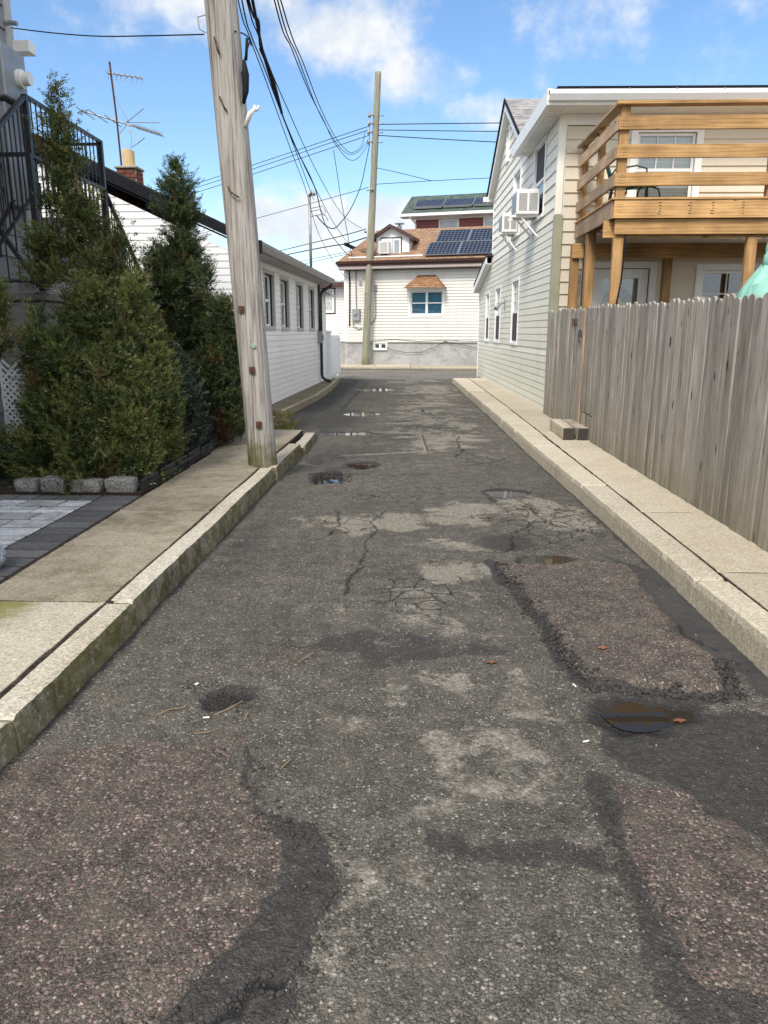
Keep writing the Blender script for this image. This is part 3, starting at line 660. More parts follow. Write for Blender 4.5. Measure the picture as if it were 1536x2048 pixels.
kl = empty('kerb', (0, 0, 0), label='mossy concrete kerb along the left side of the alley', kind='structure')
def lx(y): return -1.475 + .0065 * (y - 2)      # road face
for i, (a, b, dx) in enumerate([(-6, -2.2, 0), (-2.195, .55, 0), (.555, 2.44, 0), (2.448, 3.66, .004), (3.672, 7.66, -.004), (7.675, 9.35, .03)]):
    kerb_stone(kl, M['kerb_left'], a, b, lx(a) + dx, lx(b) + dx, lx(a) - .135 + dx * .5, lx(b) - .135 + dx * .5, zt=.15 + (.006 if i == 5 else 0), seed=i * 3.1)
kerb_stone(kl, M['kerb_left'], 9.40, 10.75, lx(9.4) + .075, lx(10.7) + .035, lx(9.4) - .07, lx(10.7) - .11, zt=.11, seed=41, rough=1.6)
kr = empty('kerb', (0, 0, 0), label='sandy concrete kerb along the right side of the alley', kind='structure')
def rx_(y): return 1.70 - .0195 * (y - 2)
rj = [-6, -1.5, 1.4, 4.14, 6.85, 9.3, 12.2, 15.1, 18, 20.6, 23.1]
for i in range(len(rj) - 1):
    a, b = rj[i] + .006, rj[i + 1] - .006
    kerb_stone(kr, M['kerb_right'], a, b, rx_(a), rx_(b), 1.845 + (.0 if a < 15 else -.01 * (a - 15)), 1.845 + (0 if b < 15 else -.01 * (b - 15)), zt=.15, seed=60 + i * 2.3)

def slab(parent, mat, pts, zt=.15, th=.2, name='sidewalk_slab'):
    """pts: four corners (counter-clockwise); rough edges"""
    mb = []
    N = 10; ring = []
    for i in range(4):
        a = Vector((pts[i][0], pts[i][1], 0)); b = Vector((pts[(i + 1) % 4][0], pts[(i + 1) % 4][1], 0)); nrm = Vector(((b - a).y, -(b - a).x, 0)).normalized()
        L = (b - a).length; M_ = max(2, int(L / .08))
        for j in range(M_):
            p = a.lerp(b, j / M_); d = (nv(p, 2.2, 5) * .016 + nv(p, 14, 8) * .006); ring.append(p - nrm * (.007 + abs(d)))
    n = len(ring); c = sum(ring, Vector()) / n
    ins = [(c - p).normalized() * .003 for p in ring]
    V = [(p.x, p.y, zt - th) for p in ring] + [(p.x, p.y, zt - .003) for p in ring] + [(p.x + q.x, p.y + q.y, zt + nv(p, 8, 3) * .0015) for p, q in zip(ring, ins)]
    F = [tuple(range(2 * n, 3 * n))]
    for i in range(n):
        k = (i + 1) % n; F += [(i, k, k + n, i + n), (i + n, k + n, k + 2 * n, i + 2 * n)]
    return mesh_obj(name, V, F, mat, parent)

sheet('sidewalk_bed', [(-2.345, -6), (-1.60, -6), (-1.56, 10.7), (-2.345, 10.7)], .1445, M['soil'], .1, 'dark grit in the joints of the left sidewalk')
sheet('sidewalk_bed', [(1.835, -6), (2.36, -6), (2.36, 13), (2.2, 23), (1.75, 23), (1.83, 15)], .1445, M['soil'], .1, 'dark grit in the joints of the right sidewalk')
wl = empty('sidewalk', (0, 0, 0), label='stained concrete sidewalk on the left of the alley', kind='structure')
def gap_l(y): return lx(y) - .146
for i, (a, b) in enumerate([(-6, -1.9), (-1.9, .9), (.9, 3.66), (3.66, 4.72), (4.72, 5.72), (5.72, 7.66), (7.66, 8.75), (8.75, 9.9), (9.9, 10.72)]):
    zt = .15 + [0, 0, 0, 0, 0, 0, .006, .002, 0][i]
    slab(wl, M['walk_left_near'] if b < 3.7 else M['walk_left'], [(-2.335, a), (gap_l(a), a), (gap_l(b), b), (-2.335, b)], zt)
for i, (x0, x1, a, b) in enumerate([(-3.3, -2.345, 8.6, 9.6), (-3.3, -2.345, 9.6, 10.72)]):
    slab(wl, M['walk_left'], [(x0, a), (x1, a), (x1, b), (x0, b)], .15)
wr = empty('sidewalk', (0, 0, 0), label='sandy concrete sidewalk along the fence on the right', kind='structure')
sj = [-6, -1.2, 1.6, 4.28, 5.8, 7.4, 9.0, 10.6, 12.2, 13.8, 15.4, 17.0, 18.6, 20.2, 21.8, 23.1]
for a, b in zip(sj[:-1], sj[1:]):
    e = lambda y: 2.40 if y < 13.3 else 2.43 - .0195 * (y - 13.3) + .05
    gx_ = lambda y: 1.850 + (0 if y < 15 else -.01 * (y - 15))
    slab(wr, M['walk_right'], [(gx_(a), a), (e(a), a), (e(b), b), (gx_(b), b)], .15)
# the strip of paving beside the white house
wp = empty('walkway', (0, 0, 0), label='brown strip of paving boards along the white house', kind='structure')
M['walk_strip'] = concrete_mat('brown_strip', (.20, .165, .115), stain=(.11, .09, .06), stain_amt=.6, speck=.2, ag=60)
M['strip_edge'] = concrete_mat('strip_kerb', (.36, .32, .24), stain=(.18, .15, .1), stain_amt=.6, speck=.2, side_moss=.4)
y = 13.75
while y < 23.3:
    t = (y - 12.7) / 10; xw = -2.86 + .29 * t; xe = -2.40 + (.22 * min(1, (y - 13.75) / 4)) - max(0, (y - 19) * .03)
    mb = MB(); mb.box(xw, xe, y, y + .285, .0, .125 + rnd.uniform(-.003, .004)); mb.build('paving_board', M['walk_strip'], wp, bevel=.006)
    y += .30
for a, b in [(13.72, 17.0), (17.01, 20.0), (20.01, 23.3)]:
    f = lambda y: -2.31 + (.22 * min(1, (y - 13.75) / 4)) - max(0, (y - 19) * .03)
    kerb_stone(wp, M['strip_edge'], a, b, f(a), f(b), f(a) - .085, f(b) - .085, zt=.13, seed=a)
# far sidewalk
fw = empty('sidewalk', (0, 0, 0), label='sandy sidewalk in front of the far cream house', kind='structure')
fy = lambda x: 31.18 - .108 * x
for i in range(-14, 9):
    a, b = i * 1.5, i * 1.5 + 1.49
    slab(fw, M['walk_right'], [(a, fy(a) + .14), (b, fy(b) + .14), (b, fy(b) + 3.6), (a, fy(a) + 3.6)], .13)
fk = empty('kerb', (0, 0, 0), label='low gritty kerb on the far side of the cross street', kind='structure')
for i in range(-7, 4):
    a, b = i * 3.0, i * 3.0 + 2.99
    mb = MB(); mb.prism([(a, fy(a)), (b, fy(b)), (b, fy(b) + .135), (a, fy(a) + .135)], lambda u, v: (u, v, -.1), lambda u, v: (u, v, .10)); mb.build('kerb_stone', M['kerb_right'], fk, bevel=.02)
# ------------------------------------------------------------------ building helpers (all in the house's own frame)
class Wall:
    def __init__(s, root, o, U, Nn): s.root = root; s.o = Vector(o); s.U = Vector(U); s.N = Vector(Nn)
    def P(s, u, off, z): return s.o + s.U * u + s.N * off + Vector((0, 0, z))
    def box(s, mb, u0, u1, f0, f1, z0, z1):
        v = [s.P(u, f, z) for z in (z0, z1) for f in (f0, f1) for u in (u0, u1)]
        flip = s.U.cross(s.N).z < 0
        F = [(0, 2, 3, 1), (4, 5, 7, 6), (0, 1, 5, 4), (2, 6, 7, 3), (0, 4, 6, 2), (1, 3, 7, 5)]
        return mb.add(v, [f[::-1] for f in F] if flip else F)

def siding(w, mat, z0, z1, course, u0, u1, openings=(), t=.014, clip=None, joint=0.0, name='siding_board', parent=None, sag=None, r=rnd, groove=0.0):
    parent = parent or w.root
    flip = w.U.cross(w.N).z < 0
    nC = max(1, round((z1 - z0) / course)); h = (z1 - z0) / nC
    for c in range(nC):
        a, b = z0 + c * h, z0 + (c + 1) * h
        cuts = sorted({a, b} | {z for o in openings for z in (o[2], o[3]) if a + .002 < z < b - .002})
        for za, zb in zip(cuts[:-1], cuts[1:]):
            zm = (za + zb) / 2
            segs = [(u0, u1)] if clip is None else [clip(zm)]
            if segs[0] is None: continue
            for o in openings:
                if o[2] < zm < o[3]:
                    ns = []
                    for s0, s1 in segs:
                        if o[1] <= s0 or o[0] >= s1: ns.append((s0, s1))
                        else:
                            if o[0] - s0 > .01: ns.append((s0, o[0]))
                            if s1 - o[1] > .01: ns.append((o[1], s1))
                    segs = ns
            for s0, s1 in segs:
                parts = [(s0, s1)]
                if joint and s1 - s0 > joint:
                    js = []; q = s0 + r.uniform(.3, 1) * joint
                    while q < s1 - .4: js.append(q); q += joint * r.uniform(.85, 1.1)
                    e = [s0] + js + [s1]; parts = [(x + (.0015 if i else 0), y_ - (.0015 if i < len(e) - 2 else 0)) for i, (x, y_) in enumerate(zip(e[:-1], e[1:]))]
                for p0, p1 in parts:
                    tb = t * (b - za) / h + .002; tt = t * (b - zb) / h + .002
                    def uc(z, u, side):
                        if clip is None: return u
                        cl = clip(z)
                        if cl is None: return u
                        return max(u, cl[0]) if side == 0 else min(u, cl[1])
                    if clip is not None and abs(p0 - segs[0][0]) < 1e-6: l0, l1 = (clip(za) or segs[0])[0], (clip(zb) or (zm_mid(segs), 0))[0]
                    else: l0 = l1 = p0
                    if clip is not None and abs(p1 - segs[-1][1]) < 1e-6: r0, r1 = (clip(za) or segs[-1])[1], (clip(zb) or (0, zm_mid(segs)))[1]
                    else: r0 = r1 = p1
                    nS = 1
                    sg = sag or (lambda u: 0)
                    if sag: nS = max(1, int((p1 - p0) / .5))
                    V = []; F = []
                    for k in range(nS + 1):
                        q = k / nS; ua = l0 + (r0 - l0) * q; ub = l1 + (r1 - l1) * q
                        if groove and zb > b - 1e-6:
                            zg = zb - min(groove, (zb - za) * .5); tg = t * .8; uq = ub + (ua - ub) * (zb - zg) / max(zb - za, 1e-6)
                            V += [w.P(ua, 0, za + sg(ua)), w.P(ua, t, za + sg(ua)), w.P(uq, tg, zg + sg(uq)), w.P(uq, .002, zg + .003 + sg(uq)), w.P(ub, .001, zb + sg(ub)), w.P(ub, 0, zb + sg(ub))]
                        else:
                            V += [w.P(ua, 0, za + sg(ua)), w.P(ua, tb, za + sg(ua)), w.P(ub, tt, zb + sg(ub)), w.P(ub, 0, zb + sg(ub))]
                    KP = len(V) // (nS + 1)
                    for k in range(nS):
                        i = KP * k
                        for m_ in range(KP): F.append((i + m_, i + (m_ + 1) % KP, i + KP + (m_ + 1) % KP, i + KP + m_))
                    F += [tuple(range(KP - 1, -1, -1)), tuple(KP * nS + m_ for m_ in range(KP))]
                    mesh_obj(name, V, [f[::-1] for f in F] if not flip else F, mat, parent)
def zm_mid(segs): return (segs[0][0] + segs[-1][1]) / 2

def window(w, u0, u1, z0, z1, casing=.07, proud=.022, depth=.07, trim=None, sash=None, back='dark', backs=None, rail=True, grid=None, cover=None, reveal=None, head=None, parent=None, two=False, name='window'):
    """frame (casing + reveal) > sash, pane, blind"""
    trim = trim or M['white_trim']; sash = sash or M['white_trim']; parent = parent or w.root
    mb = MB(); c = casing
    w.box(mb, u0 - c, u0, -.02, proud, z0 - c, z1 + c); w.box(mb, u1, u1 + c, -.02, proud, z0 - c, z1 + c)
    w.box(mb, u0, u1, -.02, proud, z1, z1 + c); w.box(mb, u0, u1, -.02, proud + .012, z0 - c, z0)
    fr = mb.build(name, trim, parent, bevel=.004)
    if reveal is not None:
        mb = MB(); e = .004
        w.box(mb, u0, u0 + .03, -depth - .05, -.021, z0, z1); w.box(mb, u1 - .03, u1, -depth - .05, -.021, z0, z1); w.box(mb, u0 + .03, u1 - .03, -depth - .05, -.021, z1 - .02, z1)
        mb.build('reveal', reveal, fr)
    mb = MB(); s = .045; i0, i1 = u0 + (.03 if reveal else .004), u1 - (.03 if reveal else .004); d0, d1 = -depth - .02, -depth + .018
    w.box(mb, i0, i0 + s, d0, d1, z0 + .003, z1 - .003); w.box(mb, i1 - s, i1, d0, d1, z0 + .003, z1 - .003)
    w.box(mb, i0 + s, i1 - s, d0, d1, z1 - s, z1 - .003); w.box(mb, i0 + s, i1 - s, d0, d1, z0 + .003, z0 + s)
    zm = (z0 + z1) / 2
    if rail: w.box(mb, i0 + s, i1 - s, d0 - .004, d1 + .012, zm - .025, zm + .025)
    if two: w.box(mb, (u0 + u1) / 2 - .05, (u0 + u1) / 2 + .05, d0 - .006, d1 + .016, z0 + .003, z1 - .003)
    if grid:
        nu, nz_, zlo, zhi = grid
        for k in range(1, nu):
            u = i0 + s + (i1 - i0 - 2 * s) * k / nu; w.box(mb, u - .010, u + .010, d1 - .012, d1 - .004, zlo, zhi)
        for k in range(1, nz_):
            z = zlo + (zhi - zlo) * k / nz_; w.box(mb, i0 + s, i1 - s, d1 - .012, d1 - .005, z - .010, z + .010)
    mb.build('sash', sash, fr, bevel=.003)
    mb = MB(); w.box(mb, i0 + s - .01, i1 - s + .01, -depth - .008, -depth - .002, z0 + s - .01, z1 - s + .01); mb.build('pane', M['glass'], fr)
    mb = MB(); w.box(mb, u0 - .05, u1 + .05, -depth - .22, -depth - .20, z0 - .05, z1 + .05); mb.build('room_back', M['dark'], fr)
    for nm, mat, a, b in (backs or []):
        mb = MB(); w.box(mb, i0 + s - .012, i1 - s + .012, -depth - .06, -depth - .045, z0 + (z1 - z0) * a, z0 + (z1 - z0) * b); mb.build(nm, mat, fr)
    if cover:
        mat, a, b = cover; mb = MB(); w.box(mb, i0 + s * .5, i1 - s * .5, -depth + .02, -depth + .026, z0 + (z1 - z0) * a, z0 + (z1 - z0) * b); mb.build('insect_screen', mat, fr)
    return fr

def core(w, mat, u0, u1, z0, z1, openings, off=-.012, th=.10, parent=None, name='wall'):
    """sheathing behind the siding, with holes for the openings"""
    mb = MB()
    us = sorted({u0, u1} | {v for o in openings for v in o[:2]}); zs = sorted({z0, z1} | {v for o in openings for v in o[2:4]})
    for a, b in zip(us[:-1], us[1:]):
        for c, d in zip(zs[:-1], zs[1:]):
            um, zm = (a + b) / 2, (c + d) / 2
            if any(o[0] < um < o[1] and o[2] < zm < o[3] for o in openings): continue
            w.box(mb, a, b, off - th, off, c, d)
    return mb.build(name, mat, parent or w.root)

# ------------------------------------------------------------------ left white house
hw = empty('white_house', (-2.84, 12.7, 0), R(-1.65), 'low white vinyl-sided house with black eaves and a row of narrow windows', 'house')
ws = Wall(hw, (0, 0, 0), (0, 1, 0), (1, 0, 0))
ow = [(1.80, 2.62, 1.64, 2.62), (3.35, 4.15, 1.63, 2.60), (5.2, 5.98, 1.62, 2.60), (7.0, 7.75, 1.62, 2.59)]
siding(ws, M['white_side'], .13, 2.93, .112, .05, 8.42, [(a - .07, b + .07, c - .07, d + .07) for a, b, c, d in ow], t=.018, groove=.016)
core(ws, M['white_trim'], 0, 8.45, .05, 2.95, ow)
for i, o in enumerate(ow):
    window(ws, *o, casing=.07, proud=.03, depth=.075, trim=M['grey_trim'] , reveal=M['reveal_dark'], backs=[('curtain', M['lace'], 0, .97)])
siding(ws, M['white_side'], .13, 2.55, .11, 8.55, 9.95, t=.018, groove=.016)
core(ws, M['white_trim'], 8.5, 10.0, .05, 2.6, [])
wg = Wall(hw, (0, 0, 0), (-1, 0, 0), (0, -1, 0))
def gclip(z): return (.06, 6.34) if z < 2.78 else ((.06 + (z - 2.78) / .4615, 6.34 - (z - 2.78) / .4615) if z < 4.15 else None)
siding(wg, M['white_side'], .13, 4.11, .1105, .06, 6.34, clip=gclip, t=.018, groove=.016)
mb = MB(); mb.prism([(-.03, .05), (-6.37, .05), (-6.37, 2.78), (-3.2, 4.20), (-.03, 2.78)], lambda a, b: (a, .02, b), lambda a, b: (a, .12, b)); mb.build('wall', M['white_trim'], hw)
for bx_ in ((-.055, .018, -.018, .05, .05, 2.93), (-.03, .016, 8.43, 8.5, .05, 2.93), (-.05, .016, 9.96, 10.02, .05, 2.6)):
    mb = MB(); mb.box(*bx_); mb.build('corner_post', M['white_trim'], hw)
mb = MB(); mb.box(-6.4, -.02, .2, 9.9, .0, .12); mb.build('foundation', M['plaster'], hw)
mb = MB(); mb.box(-6.37, -6.2, .12, 10, .05, 2.9); mb.box(-6.2, -.02, 9.86, 9.98, .05, 2.6); mb.build('wall', M['white_trim'], hw)
# roof: two slopes with shingle courses, black rake boards, grey soffit and gutter
mb = MB()
def roofz(x): return 4.62 - .4615 * abs(x + 3.2)
for sgn in (1, -1):
    e = -3.2 + sgn * 3.5; NC = 22
    for k in range(NC):
        xa, xb = -3.2 + (e + 3.2) * k / NC, -3.2 + (e + 3.2) * (k + 1) / NC
        mb.add([(xa, -.125, roofz(xa)), (xb, -.125, roofz(xb) + .010), (xb, 8.95, roofz(xb) + .010), (xa, 8.95, roofz(xa)), (xa, -.125, roofz(xa) - .05), (xb, -.125, roofz(xb) - .05), (xb, 8.95, roofz(xb) - .05), (xa, 8.95, roofz(xa) - .05)],
               [(0, 1, 2, 3), (7, 6, 5, 4), (0, 4, 5, 1), (2, 6, 7, 3), (1, 5, 6, 2)])
rf = mb.build('roof', M['dark_shingle'], hw)
mb = MB()
for sgn in (1, -1):
    e = -3.2 + sgn * 3.48
    mb.prism([(-3.2, 4.60), (e, roofz(e) - .012), (e, roofz(e) - .16), (-3.2, 4.40)], lambda a, b: (a, -.145, b), lambda a, b: (a, -.115, b))
    mb.prism([(-3.2, 4.38), (e, roofz(e) - .17), (e, roofz(e) - .20), (-3.2, 4.35)], lambda a, b: (a, -.115, b), lambda a, b: (a, -.02, b))
mb.build('rake_board', M['black_fascia'], rf)
M['soffit'] = plain('grey_soffit', (.40, .37, .37), .6, .15)
mb = MB(); mb.prism([(.02, 2.80), (.32, 2.80), (.32, 2.86), (.02, 2.93)], lambda a, b: (a, -.19, b), lambda a, b: (a, 8.9, b)); mb.build('soffit', M['soffit'], rf)
mb = MB(); mb.prism([(.325, 2.82), (.40, 2.82), (.445, 2.90), (.445, 2.95), (.43, 2.95), (.43, 2.905), (.39, 2.84), (.335, 2.84), (.335, 2.95), (.325, 2.95)], lambda a, b: (a, -.21, b), lambda a, b: (a, 8.95, b)); gt = mb.build('gutter', M['galv'], rf)
mb = MB(); mb.box(.30, .45, -.24, -.213, 2.76, 2.96); mb.build('gutter_end', M['black_fascia'], gt)
mb = MB(); mb.prism([(-.3, 2.82), (.30, 2.58), (.30, 2.50), (-.3, 2.74)], lambda a, b: (a, 8.98, b), lambda a, b: (a, 10.25, b)); mb.build('rear_roof', M['grey_trim'], hw)
mb = MB(); mb.tube([(.38, 8.70, 2.84), (.36, 8.70, 2.76), (.12, 8.62, 2.62), (.07, 8.62, 2.5), (.07, 8.62, .36), (.09, 8.62, .26), (.20, 8.60, .19), (.32, 8.57, .16)], .042, 10); mb.tube([(.06, 8.42, 2.78), (.06, 8.42, 1.45)], .028, 8)
mb.build('downpipe', M['black_metal'], hw, smooth=True)
mb = MB(); mb.box(.02, .14, 8.28, 8.5, 1.22, 1.55); mb.box(.14, .17, 8.32, 8.46, 1.3, 1.45); mb.build('utility_box', M['metal_grey'], hw, bevel=.008)
mb = MB(); mb.tube([(-.10, 8.15, 2.85), (-.10, 8.15, 5.0)], .038, 10); mb.tube([(-.10, 8.15, 5.0), (-.02, 8.1, 5.10), (.05, 8.05, 5.02)], .045, 8)
for zz, dd in ((4.7, .25), (4.5, .30), (4.62, .2)): mb.tube([(-.08, 8.15, zz), (dd, 8.10, zz + .05), (dd + .1, 8.05, zz - .12)], .012, 5)
mb.build('service_mast', M['galv'], hw, smooth=True)
# chimney of separate bricks with a clay flue
mb = MB(); mb.box(-2.585, -2.255, 1.66, 1.96, 3.8, 4.42); ch = mb.build('chimney', M['mortar'], hw)
bm_cache = {}
def brick(parent, x0, x1, y0, y1, z0, z1, mat):
    cx, cy, cz = (x0 + x1) / 2, (y0 + y1) / 2, (z0 + z1) / 2; sz = (round(x1 - x0, 3), round(y1 - y0, 3), round(z1 - z0, 3))
    if sz in bm_cache:
        o = bpy.data.objects.new('brick', bm_cache[sz]); o.location = (cx, cy, cz); return link(o, parent)
    mb = MB(); a, b, c = [v / 2 for v in sz]; mb.box(-a, a, -b, b, -c, c); o = mb.build('brick', mat, parent, loc=(cx, cy, cz)); bm_cache[sz] = o.data; return o
for k in range(9):
    z = 3.78 + k * .071; off = .055 if k % 2 else 0
    for j in range(3):
        xa = -2.60 + j * .165 - off; xb = xa + .155; xa, xb = max(xa, -2.60), min(xb, -2.24)
        if xb - xa > .03: brick(ch, xa, xb, 1.63, 1.70 + rnd.uniform(-.0, .004), z, z + .06, M['brick'])
        ya = 1.705 + j * .165 - off; yb = ya + .155; ya, yb = max(ya, 1.705), min(yb, 1.97)
        if yb - ya > .03:
            brick(ch, -2.285, -2.235, ya, yb, z, z + .06, M['brick'])
mb = MB(); mb.box(-2.63, -2.21, 1.60, 2.0, 4.425, 4.47); mb.build('chimney_cap', M['mortar'], hw, bevel=.012)
mb = MB(); mb.tube([(-2.42, 1.80, 4.47), (-2.42, 1.80, 4.73), (-2.41, 1.80, 4.77)], [.11, .108, .105], 14); mb.build('flue_pot', M['clay'], hw)
# ------------------------------------------------------------------ television aerial on the white house
an = empty('tv_antenna', (-5.40, 14.72, 4.45), R(0), 'old television aerial on a rusty mast beside the chimney', 'antenna')
mb = MB(); mb.tube([(0, 0, -.2), (-.03, 0, .9), (-.08, 0, 1.82)], .018, 8); mb.build('mast', M['rust'], an)
mb = MB(); mb.tube([(-.14, 0, 1.64), (.50, 0, 1.55)], .011, 6)
for k, x in enumerate((-.12, .02, .10, .20, .30, .40, .48)): mb.tube([(x, -.11, 1.63 - (x + .12) * .14), (x, .11, 1.63 - (x + .12) * .14)], .006, 5); mb.tube([(x, 0, 1.70 - (x + .12) * .14 - (.05 if k else 0)), (x, 0, 1.54 - (x + .12) * .14)], .006, 5)
mb.build('upper_boom', M['galv'], an)
mb = MB(); mb.tube([(-.68, 0, 1.02), (-.02, 0, .84), (.80, 0, .60)], .014, 6)
for k in range(10): x = .30 + k * .052; mb.tube([(x, -.2, .745 - (x - .3) * .29), (x, .2, .745 - (x - .3) * .29)], .006, 5); mb.tube([(x, 0, .745 - (x - .3) * .29), (x + .03, 0, .79 - (x - .3) * .29)], .006, 5)
for x in (-.6, -.35, -.1): mb.tube([(x, -.4, 1.0 - (x + .68) * .27), (x, .4, 1.0 - (x + .68) * .27)], .008, 5)
for a, b in (((.15, 0, .82), (.52, -.1, 1.02)), ((.15, 0, .82), (.70, .2, .86)), ((.15, 0, .82), (-.2, .3, .9)), ((.15, 0, .82), (.40, -.2, .42)), ((.15, 0, .78), (.1, -.3, .55)), ((.40, -.2, .42), (.55, -.25, .5)), ((.40, -.2, .42), (.25, -.15, .36))): mb.tube([a, b], .008, 5)
mb.tube([(-.05, 0, 1.3), (.1, 0, 1.0), (.2, 0, .8), (.22, 0, .5), (.12, 0, .05)], .005, 5)
mb.build('main_boom', M['galv'], an)

# ------------------------------------------------------------------ right two-storey house
hr = empty('two_storey_house', (2.41, 13.25, 0), R(1.1), 'two-storey house with pale green lower siding and cream boards above', 'house')
# local: x into the house, y along the alley
wa = Wall(hr, (0, 0, 0), (0, 1, 0), (-1, 0, 0))
lowo = [(3.55, 4.45, 1.30, 2.62), (6.45, 7.35, 1.30, 2.62), (8.75, 9.55, 1.30, 2.58)]
def lowclip(z): return (.0, 11.42) if z < 2.95 else (.0, 11.42 - (z - 2.95) / .19 if z < 3.5 else 8.4)
sagf = lambda u: .045 * math.exp(-((u - 4.5) / 2.6) ** 2) - .02
siding(wa, M['green_side'], .13, 3.36, .1245, 0, 11.4, [(a - .06, b + .06, c - .06, d + .06) for a, b, c, d in lowo], t=.018, clip=lowclip, joint=3.4, groove=.017)
core(wa, M['white_trim'], 0, 11.4, .05, 2.95, lowo); core(wa, M['white_trim'], 0, 8.4, 2.95, 3.45, [], name='wall')
for i, o in enumerate(lowo):
    window(wa, *o, casing=.055, proud=.03, depth=.03, backs=[('blind', M['pale_blind'] if i == 0 else M['grey_curtain'], .0, .95)], cover=(M['screen'], .03, .49), grid=(2, 3, o[2] + .70, o[3] - .05) if i == 0 else (2, 2, o[2] + .70, o[3] - .05))
upo = [(1.15, 2.15, 3.62, 4.88), (3.85, 4.75, 3.62, 4.92), (5.85, 6.25, 5.5, 6.2)]
siding(wa, M['cream_side'], 3.37, 4.94, .197, 0, 8.4, [(a - .07, b + .07, c - .07, d + .07) for a, b, c, d in upo], t=.022)
def gcl(z): return (3.05, 8.4) if z < 5.2 else ((3.05 + (z - 5.2) / .53, 8.4 - (z - 5.2) / .53) if z < 6.55 else None)
siding(wa, M['cream_side'], 4.945, 6.52, .197, 3.05, 8.4, [(a - .05, b + .05, c - .05, d + .05) for a, b, c, d in upo[2:]] + [(3.78, 4.82, 4.9, 4.99)], t=.022, clip=gcl)
core(wa, M['white_trim'], 0, 8.4, 3.45, 4.95, upo[:2]); core(wa, M['white_trim'], 3.3, 8.2, 4.95, 5.25, [])
mb = MB(); mb.prism([(3.2, 5.25), (8.3, 5.25), (5.75, 6.6)], lambda a, b: (.016, a, b), lambda a, b: (.1, a, b)); mb.build('wall', M['white_trim'], hr)
window(wa, *upo[0], casing=.06, proud=.035, depth=.03, backs=[('blind', M['grey_curtain'], 0, 1)], cover=(M['screen'], .5, .97))
window(wa, *upo[1], casing=.06, proud=.045, depth=.03, backs=[('blind', M['grey_curtain'], 0, 1)])
window(wa, *upo[2], casing=.05, proud=.035, depth=.02, rail=False, backs=[('blind', M['pale_blind'], 0, 1)])
# corner posts
mb = MB(); mb.box(-.035, .10, -.045, -.004, .06, 3.42); mb.box(-.040, -.004, -.004, .085, .06, 3.42); mb.build('corner_post', M['olive_trim'], hr, bevel=.004)
mb = MB(); mb.box(-.03, .075, -.036, -.004, 3.43, 4.95); mb.box(-.034, -.004, -.004, .07, 3.43, 4.95); mb.build('corner_post', M['cream_side'], hr, bevel=.004)
for bx_ in ((-.03, .06, 11.40, 11.44, .06, 2.98), (-.03, .06, 8.40, 8.44, 3.35, 5.2)):
    mb = MB(); mb.box(*bx_); mb.build('corner_post', M['white_trim'], hr)
mb = MB(); mb.box(.02, 8, .35, 11.35, .0, .125); mb.box(-.012, .09, .12, 11.3, .02, .128); mb.build('foundation', M['plaster'], hr)
# light on the lower wall
mb = MB(); mb.box(-.03, -.016, 5.55, 5.66, 2.06, 2.30); mb.tube([(-.03, 5.6, 2.2), (-.10, 5.55, 2.22), (-.17, 5.5, 2.17)], .014, 6); mb.tube([(-.13, 5.53, 2.20), (-.26, 5.44, 2.07)], [.03, .055], 10); mb.build('wall_lamp', M['metal_grey'], hr)
# front wall
wf = Wall(hr, (0, 0, 0), (1, 0, 0), (0, -1, 0))
fo = [(1.25, 2.20, 3.55, 4.68), (.66, 1.62, .55, 2.58), (2.50, 4.15, 1.45, 2.54)]
siding(wf, M['beige_side'], .15, 4.78, .204, .10, 6.6, [(a - .11, b + .11, c - .11, d + .11) for a, b, c, d in fo], t=.022)
core(wf, M['dark'], .02, 6.6, .05, 4.95, fo)
window(wf, *fo[0], casing=.11, proud=.035, depth=.04, backs=[('blind', M['pale_blind'], 0, 1)], grid=(3, 2, 4.14, 4.63))
window(wf, *fo[2], casing=.11, proud=.035, depth=.04, rail=False, backs=[], grid=(4, 3, 1.5, 2.5))
# front door with a fan light
mb = MB(); a, b, c, d = fo[1]
wf.box(mb, a - .11, a, -.02, .035, c - .1, d + .11); wf.box(mb, b, b + .11, -.02, .035, c - .1, d + .11); wf.box(mb, a, b, -.02, .035, d, d + .11)
dr = mb.build('door', M['white_trim'], hr, bevel=.005)
mb = MB(); wf.box(mb, a + .01, a + .17, -.07, -.03, c, d - .01); wf.box(mb, b - .17, b - .01, -.07, -.03, c, d - .01); wf.box(mb, a + .17, b - .17, -.07, -.03, d - .16, d - .01); wf.box(mb, a + .17, b - .17, -.07, -.03, c, c + .5); mb.build('storm_door', M['white_trim'], dr, bevel=.004)
mb = MB(); wf.box(mb, a + .16, b - .16, -.055, -.05, c + .5, d - .15); mb.build('pane', M['glass'], dr)
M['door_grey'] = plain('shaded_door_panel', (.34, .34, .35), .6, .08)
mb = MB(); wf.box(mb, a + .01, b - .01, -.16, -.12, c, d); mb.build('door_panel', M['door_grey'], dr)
mb = MB(); um, zm = (a + b) / 2, d - .55
for k in range(4):
    a0, a1 = math.pi * k / 4 + .05, math.pi * (k + 1) / 4 - .05
    pts = [(um + math.cos(t) * r_, zm + math.sin(t) * r_) for t, r_ in ((a0, .06), (a0, .26), ((a0 + a1) / 2, .27), (a1, .26), (a1, .06))]
    mb.prism(pts, lambda u, z: wf.P(u, -.118, z), lambda u, z: wf.P(u, -.112, z))
mb.build('fan_light', M['dark'], dr)
